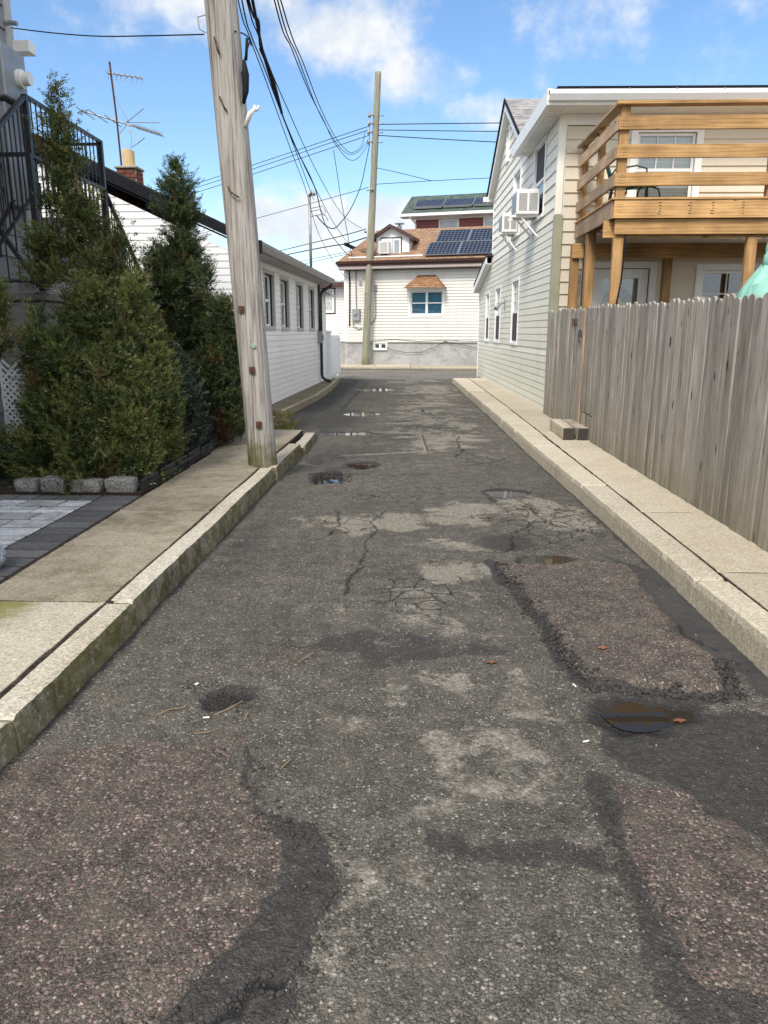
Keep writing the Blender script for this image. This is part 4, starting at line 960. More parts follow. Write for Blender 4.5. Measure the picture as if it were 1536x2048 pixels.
# eaves of the low front roof
mb = MB(); mb.box(-.02, 6.8, -.035, -.004, 4.79, 4.95); mb.build('frieze_board', M['white_trim'], hr)
mb = MB(); mb.box(-.27, 6.8, -.50, 3.0, 4.952, 4.975)
for k in range(24): mb.box(-.26, -.03, -.45 + k * .14, -.44 + k * .14, 4.944, 4.952)
mb.build('soffit', M['white_trim'], hr)
mb = MB(); mb.box(-.345, -.27, -.54, 3.12, 4.95, 5.18); mb.box(-.27, 6.8, -.53, -.50, 4.95, 5.12); mb.build('fascia', M['white_trim'], hr)
mb = MB(); mb.prism([(-.532, 5.00), (-.60, 5.00), (-.65, 5.08), (-.65, 5.14), (-.635, 5.14), (-.635, 5.09), (-.59, 5.02), (-.545, 5.02), (-.545, 5.14), (-.532, 5.14)], lambda a, b: (-.33, a, b), lambda a, b: (6.8, a, b)); gg = mb.build('gutter', M['white_pvc'], hr)
mb = MB()
for k in range(9): mb.box(.15 + k * .72, .17 + k * .72, -.655, -.60, 5.135, 5.15)
mb.build('gutter_strap', M['galv'], gg)
mb = MB(); mb.prism([(-.56, 5.145), (3.1, 5.22), (3.1, 5.15), (-.56, 5.10)], lambda a, b: (-.33, a, b), lambda a, b: (7, a, b)); rl = mb.build('roof', M['dark_shingle'], hr)
mb = MB(); mb.prism([(-.58, 5.16), (1.5, 5.21), (1.5, 5.26), (-.58, 5.20)], lambda a, b: (-.20, a, b), lambda a, b: (7, a, b)); mb.build('roof_membrane', M['black_fascia'], rl)
# gabled roof with its ridge running away from the alley, laid in shingle courses
apy, apz, k_ = 5.73, 6.76, .53
def sl(yy): return apz - k_ * abs(yy - apy)
mb = MB()
for sgn in (1, -1):
    L = 2.98; NC = 24
    for k in range(NC):
        ya, yb = apy + sgn * L * k / NC, apy + sgn * L * (k + 1) / NC
        v = []
        for xx in (-.17, 5.5): v += [(xx, ya, sl(ya)), (xx, yb, sl(yb) + .014), (xx, yb, sl(yb) - .04), (xx, ya, sl(ya) - .04)]
        mb.add(v, [(0, 1, 2, 3), (7, 6, 5, 4), (0, 4, 5, 1), (1, 5, 6, 2), (2, 6, 7, 3)])
rg = mb.build('roof', M['grey_shingle'], hr); rg['kind'] = 'stuff'
mb = MB()
for sgn in (1, -1):
    e = apy + sgn * 3.0
    mb.prism([(apy, apz - .05), (e, sl(e) - .05), (e, sl(e) - .24), (apy, apz - .25)], lambda a, b: (-.165, a, b), lambda a, b: (-.13, a, b))
    mb.prism([(apy, apz - .22), (e, sl(e) - .21), (e, sl(e) - .235), (apy, apz - .245)], lambda a, b: (-.13, a, b), lambda a, b: (.0, a, b))
mb.build('rake_board', M['white_trim'], hr)
mb = MB()
for sgn in (1, -1):
    e = apy + sgn * 3.02; mb.prism([(apy, apz + .012), (e, sl(e) + .012), (e, sl(e) - .055), (apy, apz - .055)], lambda a, b: (-.20, a, b), lambda a, b: (-.172, a, b))
mb.build('drip_edge', M['black_fascia'], hr)
mb = MB(); mb.box(-.30, .0, 8.50, 8.62, 4.98, 5.10); mb.build('gutter_end', M['white_trim'], hr)
# lean-to at the far end
mb = MB(); mb.prism([(8.3, 3.62), (11.6, 3.0), (11.6, 2.94), (8.3, 3.56)], lambda a, b: (-.20, a, b), lambda a, b: (5, a, b)); ll = mb.build('lean_to_roof', M['dark_shingle'], hr)
mb = MB(); mb.prism([(8.42, 3.55), (11.6, 2.935), (11.6, 2.74), (8.42, 3.36)], lambda a, b: (-.19, a, b), lambda a, b: (-.155, a, b)); mb.prism([(8.42, 3.37), (11.6, 2.76), (11.6, 2.74), (8.42, 3.35)], lambda a, b: (-.155, a, b), lambda a, b: (0, a, b)); mb.build('rake_board', M['white_trim'], ll)
mb = MB(); mb.box(.05, 6, 11.3, 11.4, .05, 2.95); mb.box(.05, 6, 8.3, 8.4, 3, 5.2); mb.box(6.5, 6.6, 0, 11.3, .05, 4.9); mb.build('wall', M['cream_side'], hr)

# air conditioners with brackets
def air_con(x, y, z, w_, h_, d_, label, ang=R(1.1)):
    t = empty('air_conditioner', (x, y, z), ang, label, 'air conditioner', 'window air conditioners on the cream house')
    mb = MB(); mb.box(-d_, .0, 0, w_, 0, h_); mb.build('casing', M['white_trim'], t, bevel=.012)
    mb = MB()
    for half in (0, 1):
        xa = -d_ + .04 + half * (d_ * .5 - .02); xb = xa + d_ * .5 - .06
        for k in range(12): mb.box(xa, xb, -.008, -.0015, .07 + k * (h_ - .13) / 12, .07 + (k + .55) * (h_ - .13) / 12)
    mb.build('louvre', M['grey_trim'], t)
    mb = MB(); mb.box(-d_ - .006, -d_ - .001, .04, w_ - .04, .05, h_ - .05); mb.build('rear_grille', M['metal_grey'], t)
    mb = MB()
    for yy in (.08, w_ - .08):
        mb.bar((0, yy, -.02), (-d_ - .08, yy, -.02), .03, .035); mb.bar((-d_ * .75, yy, -.04), (.0, yy, -.38), .03, .03)
    mb.build('bracket', M['white_trim'], t)
    return t
air_con(2.36, 14.78, 3.66, .62, .44, .42, 'larger boxy air conditioner jutting from the nearer cream wall window')
air_con(2.32, 17.35, 3.66, .55, .40, .34, 'smaller air conditioner in the tall window farther along the cream wall')

# ------------------------------------------------------------------ far cream house
hf = empty('corner_house', (-2.87, 33.2, 0), R(-15), 'cream house facing the alley with brown tiled roof and solar panels', 'house')
w1 = Wall(hf, (0, 0, 0), (1, 0, 0), (0, -1, 0))
f1 = [(2.95, 4.32, 2.22, 3.16)]; f2_ = [(1.32, 1.88, .79, 1.03)]
siding(w1, M['far_side'], 1.10, 4.05, .123, .05, 9.4, [(a - .08, b + .08, c - .08, d + .08) for a, b, c, d in f1], t=.032, groove=.030)
core(w1, M['white_trim'], 0, 9.4, 1.08, 4.1, f1)
core(w1, M['plaster'], .02, 9.4, .0, 1.075, f2_, off=-.03, name='foundation')
mb = MB(); w1.box(mb, -.02, .09, .0, .03, 1.1, 4.05); mb.build('corner_post', M['white_trim'], hf)
mb = MB(); w1.box(mb, .0, 9.4, -.1, .012, 1.06, 1.10); mb.build('base_strip', M['grey_trim'], hf)
window(w1, *f1[0], casing=.09, proud=.04, depth=.05, two=True, backs=[('curtain', M['blue_curtain'], .0, .98)])
window(w1, *f2_[0], casing=.05, proud=.03, depth=.03, rail=False, two=True, backs=[('curtain', M['grey_curtain'], 0, .8)])
# little hipped canopy of cedar shingles over the window
cu0, cu1, cz0, cz1, cd_ = 2.80, 4.47, 3.27, 3.80, .55
can = MB(); top0, top1 = 3.30, 3.97
def ruled(mb_, a0, a1, b0, b1, n, nd, gap=.006):
    a0, a1, b0, b1 = map(Vector, (a0, a1, b0, b1)); out = []
    nrm = (a1 - a0).cross(b0 - a0).normalized()
    for k in range(n):
        p, q = k / n, (k + 1) / n
        l0, r0 = a0.lerp(b0, p), a1.lerp(b1, p); l1, r1 = a0.lerp(b0, q), a1.lerp(b1, q)
        L = (r0 - l0).length; m_ = max(1, round(L / nd)); s_ = rnd.random() * .5
        for j in range(m_):
            u, v = (j + gap) / m_, (j + 1 - gap) / m_
            out.append([l0.lerp(r0, u) + nrm * .02, l0.lerp(r0, v) + nrm * .02, l1.lerp(r1, v) + nrm * .004, l1.lerp(r1, u) + nrm * .004, nrm])
    return out
A = w1.P(cu0, cd_, cz0); B = w1.P(cu1, cd_, cz0); C_ = w1.P(top1, .03, cz1); D_ = w1.P(top0, .03, cz1); A2 = w1.P(cu0, .03, cz0); B2 = w1.P(cu1, .03, cz0)
mb = MB(); mb.add([A, B, C_, D_, A2, B2], [(0, 1, 2, 3), (0, 3, 4), (1, 5, 2), (0, 4, 5, 1), (2, 5, 4, 3)]); cn = mb.build('window_canopy', M['white_trim'], hf)
for quad in ruled(None, A, B, D_, C_, 6, .19) + ruled(None, B, B2, C_, C_ + (B2 - B) * .02, 6, .22) + ruled(None, A2, A, D_ + (A2 - A) * .02, D_, 6, .22):
    nrm = quad[4]; mb = MB(); top = [v + nrm * .012 for v in quad[:4]]; mb.add(quad[:4] + top, [(3, 2, 1, 0), (4, 5, 6, 7), (0, 1, 5, 4), (1, 2, 6, 5), (2, 3, 7, 6), (3, 0, 4, 7)])
    mb.build('shingle', M['cedar_shingle'], cn)
# roof
RO = -.42; RD = 2.40; RZ = 4.40; RS = .62
def rp(u, d, up=0.0): return Vector((u, RO + d, RZ + RS * d + up))
mb = MB(); NC = 20
for k in range(NC):
    d0, d1 = RD * k / NC, RD * (k + 1) / NC
    la, lb = -.16 + d0 * .42, -.16 + d1 * .42
    mb.add([rp(la, d0, .022), rp(9.6, d0, .022), rp(9.6, d1, .002), rp(lb, d1, .002), rp(la, d0, -.02), rp(9.6, d0, -.02)], [(0, 1, 2, 3), (4, 5, 1, 0)])
    mb.add([rp(la, d0, .022), rp(lb, d1, .002), (lb, 5.2, RZ + RS * d1), (la, 5.6, RZ + RS * d0 + .02)], [(0, 1, 2, 3)])
mb.add([rp(-.16 + RD * .42, RD), rp(9.6, RD), (9.6, 4.9, RZ), (1, 4.9, RZ)], [(0, 1, 2, 3)])
rf2 = mb.build('roof', M['orange_shingle'], hf); rf2['kind'] = 'stuff'
mb = MB(); mb.box(-.17, 9.6, RO - .03, RO + .0, 4.20, 4.385); mb.box(-.17, -.14, RO, 5, 4.20, 4.385); mb.build('fascia', M['brown_fascia'], hf)
mb = MB(); mb.prism([(RO - .03, 4.27), (RO - .11, 4.29), (RO - .14, 4.39), (RO - .12, 4.39), (RO - .10, 4.31), (RO - .05, 4.29), (RO - .05, 4.39), (RO - .03, 4.39)], lambda a, b: (-.2, a, b), lambda a, b: (9.6, a, b)); mb.build('gutter', M['brown_fascia'], hf)
M['soffit_tan'] = plain('tan_soffit', (.42, .35, .33), .7, .1)
mb = MB(); mb.box(-.1, 9.6, RO, -.02, 4.06, 4.10); mb.prism([(RO, 4.2), (RO, 4.06), (-.02, 4.06), (-.02, 4.1)], lambda a, b: (-.12, a, b), lambda a, b: (9.6, a, b)); mb.build('soffit', M['soffit_tan'], hf)
mb = MB(); mb.bar(rp(.28, .20, .04), rp(3.5, .22, .04), .05, .05); mb.build('snow_pipe', M['white_pvc'], hf)
for c in range(4):
    for r_ in range(2):
        u0 = 3.62 + c * 1.37; d0 = .12 + r_ * .95; sk = .22
        mb = MB(); mb.box(-.67, .67, -.46, .46, 0, .035); po = mb.build('solar_panel', M['solar'], hf, loc=rp(u0 + .68 + r_ * sk, d0 + .39, .11)); po.rotation_euler = (math.atan(RS), 0, 0); po.scale = (1, 1.15, 1)
        mb = MB(); mb.box(-.685, -.67, -.47, .47, 0, .042); mb.box(.67, .685, -.47, .47, 0, .042); mb.box(-.67, .67, -.475, -.46, 0, .042); mb.box(-.67, .67, .46, .475, 0, .042); mb.build('panel_frame', M['metal_grey'], po)
# dormer
dz = 4.62
mb = MB(); mb.box(1.40, 2.82, .12, 2.2, 4.5, 5.42); dm = mb.build('dormer', M['white_trim'], hf)
wd = Wall(hf, (1.40, .12, 0), (1, 0, 0), (0, -1, 0)); wdr = Wall(hf, (2.82, .12, 0), (0, 1, 0), (1, 0, 0))
siding(wd, M['white_side'], dz, 5.40, .13, .02, 1.40, [(.20, 1.12, dz + .02, 5.36)], t=.014, parent=dm)
siding(wdr, M['wing_side'], dz + .1, 5.40, .13, .0, 1.7, t=.014, parent=dm, clip=lambda z: (0, 1.75) )
mb = MB(); wd.box(mb, .20, 1.12, .0, .03, dz + .02, 5.36); mb.build('window_surround', M['brown_fascia'], dm)
mb = MB(); wd.box(mb, .24, .72, .03, .06, dz + .04, 5.30); wd.box(mb, .74, 1.08, .03, .06, dz + .06, 5.30); wdw = mb.build('dormer_window', M['white_trim'], hf)
mb = MB(); wd.box(mb, .80, 1.02, .058, .064, dz + .12, 5.24); mb.build('pane', M['glass'], wdw); mb = MB(); wd.box(mb, .79, 1.03, .052, .0595, dz + .11, 5.25); mb.build('curtain', M['grey_curtain'], wdw)
mb = MB(); pk = 5.86
for a_, b_ in (((1.22, 5.36), (2.05, pk)), ((2.05, pk), (3.05, 5.33))):
    mb.prism([a_, b_, (b_[0], b_[1] - .13), (a_[0], a_[1] - .13)], lambda u, z: (u, -.12, z), lambda u, z: (u, 2.4, z))
mb.build('dormer_roof', M['brown_fascia'], hf)
mb = MB(); mb.prism([(1.45, 5.40), (2.77, 5.40), (2.05, 5.75)], lambda u, z: (u, .125, z), lambda u, z: (u, .2, z)); mb.build('dormer_gable', M['white_trim'], hf)
ac = empty('air_conditioner', tuple(hf.matrix_basis @ Vector((1.62, .10, 4.68))), R(-15), 'small air conditioner in the dormer window of the far cream house', 'air conditioner')
mb = MB(); mb.box(.0, .42, -.38, -.05, 0, .50); mb.build('casing', M['white_trim'], ac, bevel=.012); mb = MB(); mb.box(.04, .38, -.388, -.382, .05, .45); mb.build('louvre', M['grey_trim'], ac); mb = MB(); mb.bar((.05, -.3, -.03), (.05, -.02, -.03), .03, .03); mb.bar((.37, -.3, -.03), (.37, -.02, -.03), .03, .03); mb.build('bracket', M['grey_trim'], ac)
# wiring and meter on the far house wall
mb = MB(); mb.tube([(.22, -.04, 4.05), (.25, -.06, 3.6), (.24, -.05, 2.6), (.22, -.05, 1.75)], .03, 6); mb.build('cable_run', M['cable'], hf)
mb = MB(); mb.tube([(.52, -.05, 4.1), (.54, -.05, 2.5)], .028, 8); mb.build('conduit', M['galv'], hf)
mb = MB(); w1.box(mb, .38, .72, .03, .16, 1.98, 2.48); w1.box(mb, .46, .58, .16, .22, 2.2, 2.32); mb.build('meter_box', M['metal_grey'], hf, bevel=.01)
mb = MB(); mb.tube([(.34, -.05, 1.95), (.42, -.1, 1.85), (.38, -.08, 1.7), (.5, -.09, 1.72), (.62, -.06, 1.62), (.8, -.05, 1.66)], .015, 5); mb.build('loose_wires', M['cable'], hf)
mb = MB(); mb.tube([(1.42, -.05, 3.35), (1.42, -.06, 2.2), (1.36, -.07, 2.0), (1.22, -.06, 1.88), (1.05, -.05, 1.85)], .02, 6); w1.box(mb, 1.37, 1.48, .03, .09, 3.2, 3.45); mb.build('conduit', M['galv'], hf)
mb = MB(); mb.tube([(1.85, -.04, .86), (2.3, -.05, .72), (2.9, -.05, .64), (3.5, -.05, .68), (4.1, -.05, .92), (4.45, -.05, 1.13), (5.2, -.05, .98), (6, -.05, .84)], .010, 5); mb.tube([(1.1, -.04, 1.12), (2.2, -.04, 1.2), (3.3, -.04, 1.13), (4.2, -.04, 1.16), (6, -.04, 1.14)], .009, 5); mb.build('draped_cable', M['cable'], hf)
mb = MB(); w1.box(mb, 4.85, 5.02, .02, .06, 1.2, 1.32); mb.build('outlet_box', M['white_trim'], hf)
# recessed wing on the left
w2 = Wall(hf, (-6.5, .75, 0), (1, 0, 0), (0, -1, 0)); wo = [(5.45, 5.72, 2.36, 3.34)]
siding(w2, M['wing_side'], 1.10, 3.50, .12, 0, 6.52, [(5.0, 5.79, 2.29, 3.41)], t=.024, groove=.02)
core(w2, M['white_trim'], 0, 6.55, 1.08, 3.55, []); core(w2, M['plaster'], 0, 6.55, 0, 1.075, [], off=-.03, name='foundation')
mb = MB(); w2.box(mb, 5.0, 5.79, .0, .03, 2.29, 3.41); wwo = mb.build('window', M['reveal_dark'], hf)
mb = MB(); w2.box(mb, 5.05, 5.74, .03, .05, 2.34, 3.36); mb.build('sash', M['white_trim'], wwo); mb = MB(); w2.box(mb, 5.1, 5.64, .05, .056, 2.44, 3.30); mb.build('pane', M['lace'], wwo)
mb = MB(); mb.box(-6.6, .08, .30, .38, 3.50, 3.68); mb.prism([(.30, 3.50), (.30, 3.44), (.74, 3.44), (.74, 3.5)], lambda a, b: (-6.6, a, b), lambda a, b: (-.05, a, b)); mb.build('gutter', M['brown_fascia'], hf)
mb = MB(); mb.prism([(.30, 3.68), (3.6, 4.35), (3.6, 4.28), (.30, 3.62)], lambda a, b: (-6.6, a, b), lambda a, b: (-.02, a, b)); mb.build('wing_roof', M['metal_roof'], hf)
mb = MB(); mb.box(-.0, .1, .05, 4.8, .0, 4.05); mb.box(9.3, 9.4, .1, 4.8, 0, 4.05); mb.box(-.0, 9.4, 4.7, 4.8, 0, 4.3); mb.build('wall', M['far_side'], hf)

# ------------------------------------------------------------------ red house behind
hd = empty('red_house', (0, 44, 0), R(-15), 'dark red house with green roof and solar panels behind the cream house', 'house')
w3 = Wall(hd, (0, 0, 0), (1, 0, 0), (0, -1, 0)); ro = [(1.62, 2.60, 6.75, 7.44), (4.1, 5.0, 6.8, 7.5), (6.6, 7.5, 6.8, 7.5)]
siding(w3, M['red_side'], 5.4, 7.62, .15, .25, 10, [(a - .08, b + .08, c - .08, d + .08) for a, b, c, d in ro], t=.02)
core(w3, M['red_side'], .2, 10, 0, 7.65, ro)
for o in ro: window(w3, *o, casing=.08, proud=.04, depth=.05, rail=False, backs=[('curtain', M['lace'], .2, .95)])
mb = MB(); mb.prism([(-.75, 7.78), (1.6, 9.05), (4.2, 7.6), (4.2, 7.5), (1.6, 8.95), (-.75, 7.68)], lambda a, b: (-.45, a, b), lambda a, b: (10.4, a, b)); mb.build('roof', M['green_shingle'], hd)
mb = MB(); mb.add([(-.45, -.75, 7.78), (.55, 1.6, 9.06), (-.45, 1.6, 9.05), (-.45, 4.2, 7.6)], [(0, 1, 2), (1, 3, 2)]); mb.build('roof_hip', M['green_shingle'], hd)
mb = MB(); mb.box(-.5, 10.4, -.84, -.73, 7.64, 7.78); mb.box(-.5, 10.4, -.73, -.03, 7.62, 7.66); mb.box(-.02, 10, -.05, .0, 7.54, 7.62); mb.build('gutter', M['white_trim'], hd)
mb = MB(); mb.tube([(.1, -.75, 7.6), (.25, -.15, 7.35), (.27, -.06, 6.5), (.27, -.06, 0)], .05, 8); mb.build('downpipe', M['white_trim'], hd)
for c in range(6):
    mb = MB(); mb.box(-.78, .78, -.48, .48, 0, .04); po = mb.build('solar_panel', M['solar'], hd, loc=(1.0 + c * 1.64, .05 + .02 * c, 8.36)); po.rotation_euler = (math.atan(.54), 0, 0)
    mb = MB(); mb.box(-.80, -.78, -.5, .5, 0, .05); mb.box(.78, .80, -.5, .5, 0, .05); mb.box(-.78, .78, -.5, -.48, -.06, .05); mb.build('panel_frame', M['metal_grey'], po)
mb = MB(); mb.box(.2, .3, .05, 4, 0, 7.5); mb.box(9.9, 10, .05, 4, 0, 7.5); mb.build('wall', M['red_side'], hd)
mb = MB(); mb.tube([(-.15, -2.0, 5.5), (-.15, -2.0, 7.02)], .12, 10); mb.tube([(-.15, -2, 7.1), (-.15, -2, 7.14)], .26, 12); mb.tube([(-.15, -2, 7.02), (-.15, -2, 7.1)], .05, 6); mb.build('vent_pipe', M['metal_grey'], hd)
# ------------------------------------------------------------------ tall grey house at the left edge
hl = empty('grey_house', (-4.50, 9.12, 0), 0, 'tall grey-sided house at the left edge with an electric meter', 'house')
w4 = Wall(hl, (0, 0, 0), (0, -1, 0), (1, 0, 0))
siding(w4, M['grey_side'], .2, 6.2, .24, .12, 9.8, t=.02)
core(w4, M['grey_side'], 0, 9.8, 0, 6.2, [])
w5 = Wall(hl, (-7, 0, 0), (1, 0, 0), (0, 1, 0)); core(w5, M['grey_side'], 0, 7, 0, 6.2, []); w6 = Wall(hl, (-7, -9.8, 0), (1, 0, 0), (0, -1, 0)); core(w6, M['grey_side'], 0, 7, 0, 6.2, [])
mb = MB(); mb.box(.0, .035, -.12, .03, .1, 6.2); mb.build('corner_post', M['grey_trim'], hl, bevel=.004)
mb = MB(); mb.box(-7.2, .2, -10.0, .2, 6.2, 6.38); mb.build('roof', M['dark_shingle'], hl)
mb = MB(); mb.box(.02, .20, -.62, -.12, 3.97, 4.50); mt = mb.build('meter_box', M['metal_grey'], hl, bevel=.012)
mb = MB(); mb.tube([(.2, -.30, 4.22), (.25, -.30, 4.22)], .095, 16); mb.tube([(.25, -.30, 4.22), (.33, -.30, 4.22)], .07, 16); mb.build('meter_dial', M['porcelain'], mt)
mb = MB(); mb.box(.03, .14, -.55, -.16, 2.9, 3.94); mb.build('meter_box', M['metal_grey'], hl, bevel=.01)
mb = MB(); mb.tube([(.16, -.2, 3.97), (.16, -.2, 3.65), (.12, -.2, 3.5)], .028, 6); mb.tube([(.2, -.12, 3.2), (.2, -.12, 2.95)], .035, 6); mb.build('cable_run', M['cable'], hl)
mb = MB(); mb.box(.02, .22, -.02, .14, 4.58, 4.70); mb.build('eave_bracket', M['white_trim'], hl, bevel=.006)
mb = MB(); mb.tube([(.03, -.12, 4.83), (.10, -.12, 4.83), (.16, -.12, 4.82)], .025, 6); mb.build('cable_anchor', M['metal_grey'], hl)
# ------------------------------------------------------------------ timber deck on the front of the two-storey house
dk = empty('deck', (2.74, 10.80, 0), 0, 'raised orange timber deck with board railings over the front door', 'deck')
DW, DD = 4.2, 2.42
def beam(name, mat, x0, x1, y0, y1, z0, z1, bev=.004, parent=dk):
    mb = MB(); mb.box(x0, x1, y0, y1, z0, z1); return mb.build(name, mat, parent, bevel=bev)
beam('rim_board', M['lumber_x'], -.02, DW, -.04, 0, 3.03, 3.262); beam('rim_board', M['lumber_y'], -.04, 0, .002, DD - .06, 3.03, 3.258)
k = 0; x = .01
yb = -.055
while yb < DD - .1:
    beam('deck_board', M['lumber_x'], -.055, DW, yb, yb + .135, 3.264, 3.292, .003); yb += .141
for i in range(10):
    xx = .12 + i * .42; beam('joist', M['joist'], xx, xx + .04, .003, DD - .02, 3.05, 3.262, 0)
beam('front_beam', M['lumber_x'], -.10, DW, .14, .18, 2.80, 3.02); beam('front_beam', M['lumber_x'], .02, DW, .012, .05, 2.83, 3.025)
beam('ledger_beam', M['lumber_x'], -.13, DW, 1.98, 2.02, 2.70, 2.93)
for px, py in ((.03, .055), (1.84, .055), (3.6, .055), (-.02, 1.45), (-.13, 2.03), (1.38, 2.03)):
    top = 3.028 if py < 1.9 else 2.93; w_ = .135 if py < 1.9 else .13
    if py < .1: beam('post', M['lumber_z'], px, px + w_, py, py + .08, .14, 2.80, .006)
    else: beam('post', M['lumber_z'], px, px + w_, py, py + w_, .14, top - .002 if py > 1.9 else 3.028, .006)
for px, py in ((.002, .002), (2.0, .002), (3.95, .002)):
    beam('rail_post', M['lumber_z'], px, px + .12, py, py + .10, 3.293, 4.425)
for py in (1.10, 2.20):
    beam('rail_post', M['lumber_z'], .002, .092, py, py + .10, 3.293, 4.42)
for z0, z1 in ((4.125, 4.29), (3.78, 3.945), (3.435, 3.60)):
    beam('rail_board', M['lumber_x'], -.035, DW, -.04, .0, z0, z1); beam('rail_board', M['lumber_y'], -.04, .0, .003, DD - .05, z0, z1 - .002)
beam('cap_rail', M['lumber_x'], -.07, DW, -.065, .085, 4.426, 4.466); beam('cap_rail', M['lumber_y'], -.07, .075, .088, DD - .05, 4.424, 4.463)
mb = MB()
for (zc) in (4.21, 3.86, 3.52, 3.15):
    for (xc) in (.03, .06, .09, 2.03, 2.06, 2.09):
        for dzz in (-.05, -.015, .02, .05): mb.box(xc - .004 + rnd.uniform(-.006, .006), xc + .004, -.0435, -.0405, zc + dzz - .004, zc + dzz + .004)
for xc in (.55, .95, 1.25, 1.65, 2.6):
    for q in range(5): mb.box(xc + rnd.uniform(0, .05), xc + .058, -.0435, -.0405, 3.08 + q * .035, 3.087 + q * .035)
mb.build('nail_head', M['dark'], dk)['kind'] = 'stuff'
mb = MB(); mb.tube([(.175, .03, 3.0), (.178, .035, 2.6), (.16, .03, 2.2), (.12, .035, 1.9), (.08, .03, 1.6), (.07, .03, 1.0)], .012, 6); mb.build('cable', M['cable'], dk); mb = MB(); mb.tube([(.05, 1.9, 2.9), (.06, 1.95, 2.2), (.04, 1.93, 1.5)], .016, 6); mb.build('cable', M['cable'], dk)
# chair on the deck
pc = empty('patio_chair', (3.32, 12.35, 3.293), R(75), 'teal fabric patio chair with a black tube frame up on the deck', 'chair')
mb = MB(); mb.bar((-.26, 0, .42), (.26, 0, .42), .48, .03, up=(0, 0, 1)); mb.build('seat', M['teal'], pc)
mb = MB(); mb.add([(-.25, .22, .46), (.25, .22, .46), (.25, .45, 1.08), (-.25, .45, 1.08), (-.25, .25, .45), (.25, .25, .45), (.25, .48, 1.07), (-.25, .48, 1.07)], [(0, 1, 2, 3), (7, 6, 5, 4), (0, 4, 5, 1), (1, 5, 6, 2), (2, 6, 7, 3), (3, 7, 4, 0)]); mb.build('backrest', M['teal'], pc)
mb = MB()
for s in (-1, 1):
    mb.tube([(s * .28, -.26, 0), (s * .28, -.26, .42), (s * .28, -.24, .6), (s * .28, -.1, .65), (s * .28, .2, .62), (s * .28, .28, .5)], .013, 6)
    mb.tube([(s * .28, .30, 0), (s * .28, .24, .42), (s * .27, .48, 1.12)], .013, 6)
mb.tube([(-.27, .48, 1.12), (.27, .48, 1.12)], .013, 6); mb.tube([(-.28, -.26, .42), (.28, -.26, .42)], .013, 6); mb.build('frame', M['black_metal'], pc, smooth=True)
pt = empty('patio_table', (3.25, 11.35, 3.293), 0, 'low teal-topped table with bent black legs near the deck rail', 'table')
mb = MB(); mb.tube([(0, 0, .26), (0, 0, .30)], [.30, .30], 20); mb.build('top', M['teal'], pt)
for a in (0, 1.57, 3.14, 4.71):
    mb = MB(); mb.tube([(.05 * math.cos(a), .05 * math.sin(a), .255), (.22 * math.cos(a), .22 * math.sin(a), .2), (.28 * math.cos(a), .28 * math.sin(a), 0)], .012, 6); mb.build('leg', M['black_metal'], pt, smooth=True)

# ------------------------------------------------------------------ board fence with a gate
fn = empty('board_fence', (2.345, 0, .15), 0, 'weathered grey dog-eared board fence on the right, taller than a person', 'fence')
def picket_mesh(seed, h=1.0):
    r = random.Random(seed); w_ = .112; t = .018; V = []; F = []; N = 12; ph = r.uniform(0, 6); bow = r.uniform(-.006, .006); tilt = r.uniform(-.008, .008)
    def off(z): return bow * math.sin(z * 3 + ph), tilt * z
    def row(z, wl, wr):
        bx, by = off(z); j = r.uniform(-.0012, .0012)
        V.extend([(bx - t / 2, -wl + by + j, z), (bx - t / 2, wr + by + j, z), (bx + t / 2, wr + by + j, z), (bx + t / 2, -wl + by + j, z)])
    for i in range(N + 1):
        z = (h - .055) * i / N
        row(z, w_ / 2, w_ / 2)
    # dog ear: the shoulders step in, then a blunt point
    row(h - .034, w_ / 2 * .98, w_ / 2 * .98); row(h - .016, w_ / 2 * .80, w_ / 2 * .76); row(h - .006, w_ / 2 * .45, w_ / 2 * .5); row(h + r.uniform(-.004, .006), w_ / 2 * .2, w_ / 2 * .2)
    n = len(V) // 4
    for i in range(n - 1):
        for k in range(4):
            a = 4 * i + k; b = 4 * i + (k + 1) % 4; F.append((b, a, a + 4, b + 4))
    F.append((0, 1, 2, 3)); F.append((4 * n - 1, 4 * n - 2, 4 * n - 3, 4 * n - 4))
    me = bpy.data.meshes.new('picket'); me.from_pydata(V, [], F); me.materials.append(M['picket']); me.update(); return me
PK = [picket_mesh(s, 1.66) for s in range(10)]
gt_ = None
def picket(y, parent, hgt, x=0.0, z=0.0):
    o = bpy.data.objects.new('picket', PK[rnd.randrange(10)]); o.location = (x + rnd.uniform(-.004, .004), y, z + rnd.uniform(-.004, .006)); o.scale = (1, rnd.uniform(.94, 1.01), hgt / 1.66 * rnd.uniform(.988, 1.012)); o.rotation_euler = (rnd.uniform(-.004, .004), 0, rnd.uniform(-.03, .03)); return link(o, parent)
y = .9
while y < 10.36:
    H_ = 1.57 + .0135 * y
    if 9.66 < y < 10.36: picket(y, fn, H_ - .33, z=.335)
    else: picket(y, fn, H_)
    y += .1145
for i in range(6):
    mb = MB(); w_ = .114; mb.box(-.008, .008, -.055, .055, 0, .30 + rnd.uniform(-.003, .003)); o = mb.build('short_board', M['picket'], fn, loc=(rnd.uniform(-.004, .002), 9.71 + i * .114, .02))
for z in (.35, .95, 1.55):
    mb = MB(); mb.box(.012, .05, .8, 10.38, z - .045, z + .045); mb.build('rail', M['picket'], fn)
for yy in (2.2, 4.4, 6.6, 8.7, 10.3):
    mb = MB(); mb.box(.052, .14, yy, yy + .09, -.1, 1.68); mb.build('fence_post', M['picket'], fn)
gt_ = empty('gate', (2.35, 10.42, .15), R(.4), 'narrow grey board gate with house number beside the green house corner', 'gate')
y = .09
while y < 2.62:
    picket(y, gt_, 1.705 + .008 * y); y += .1145
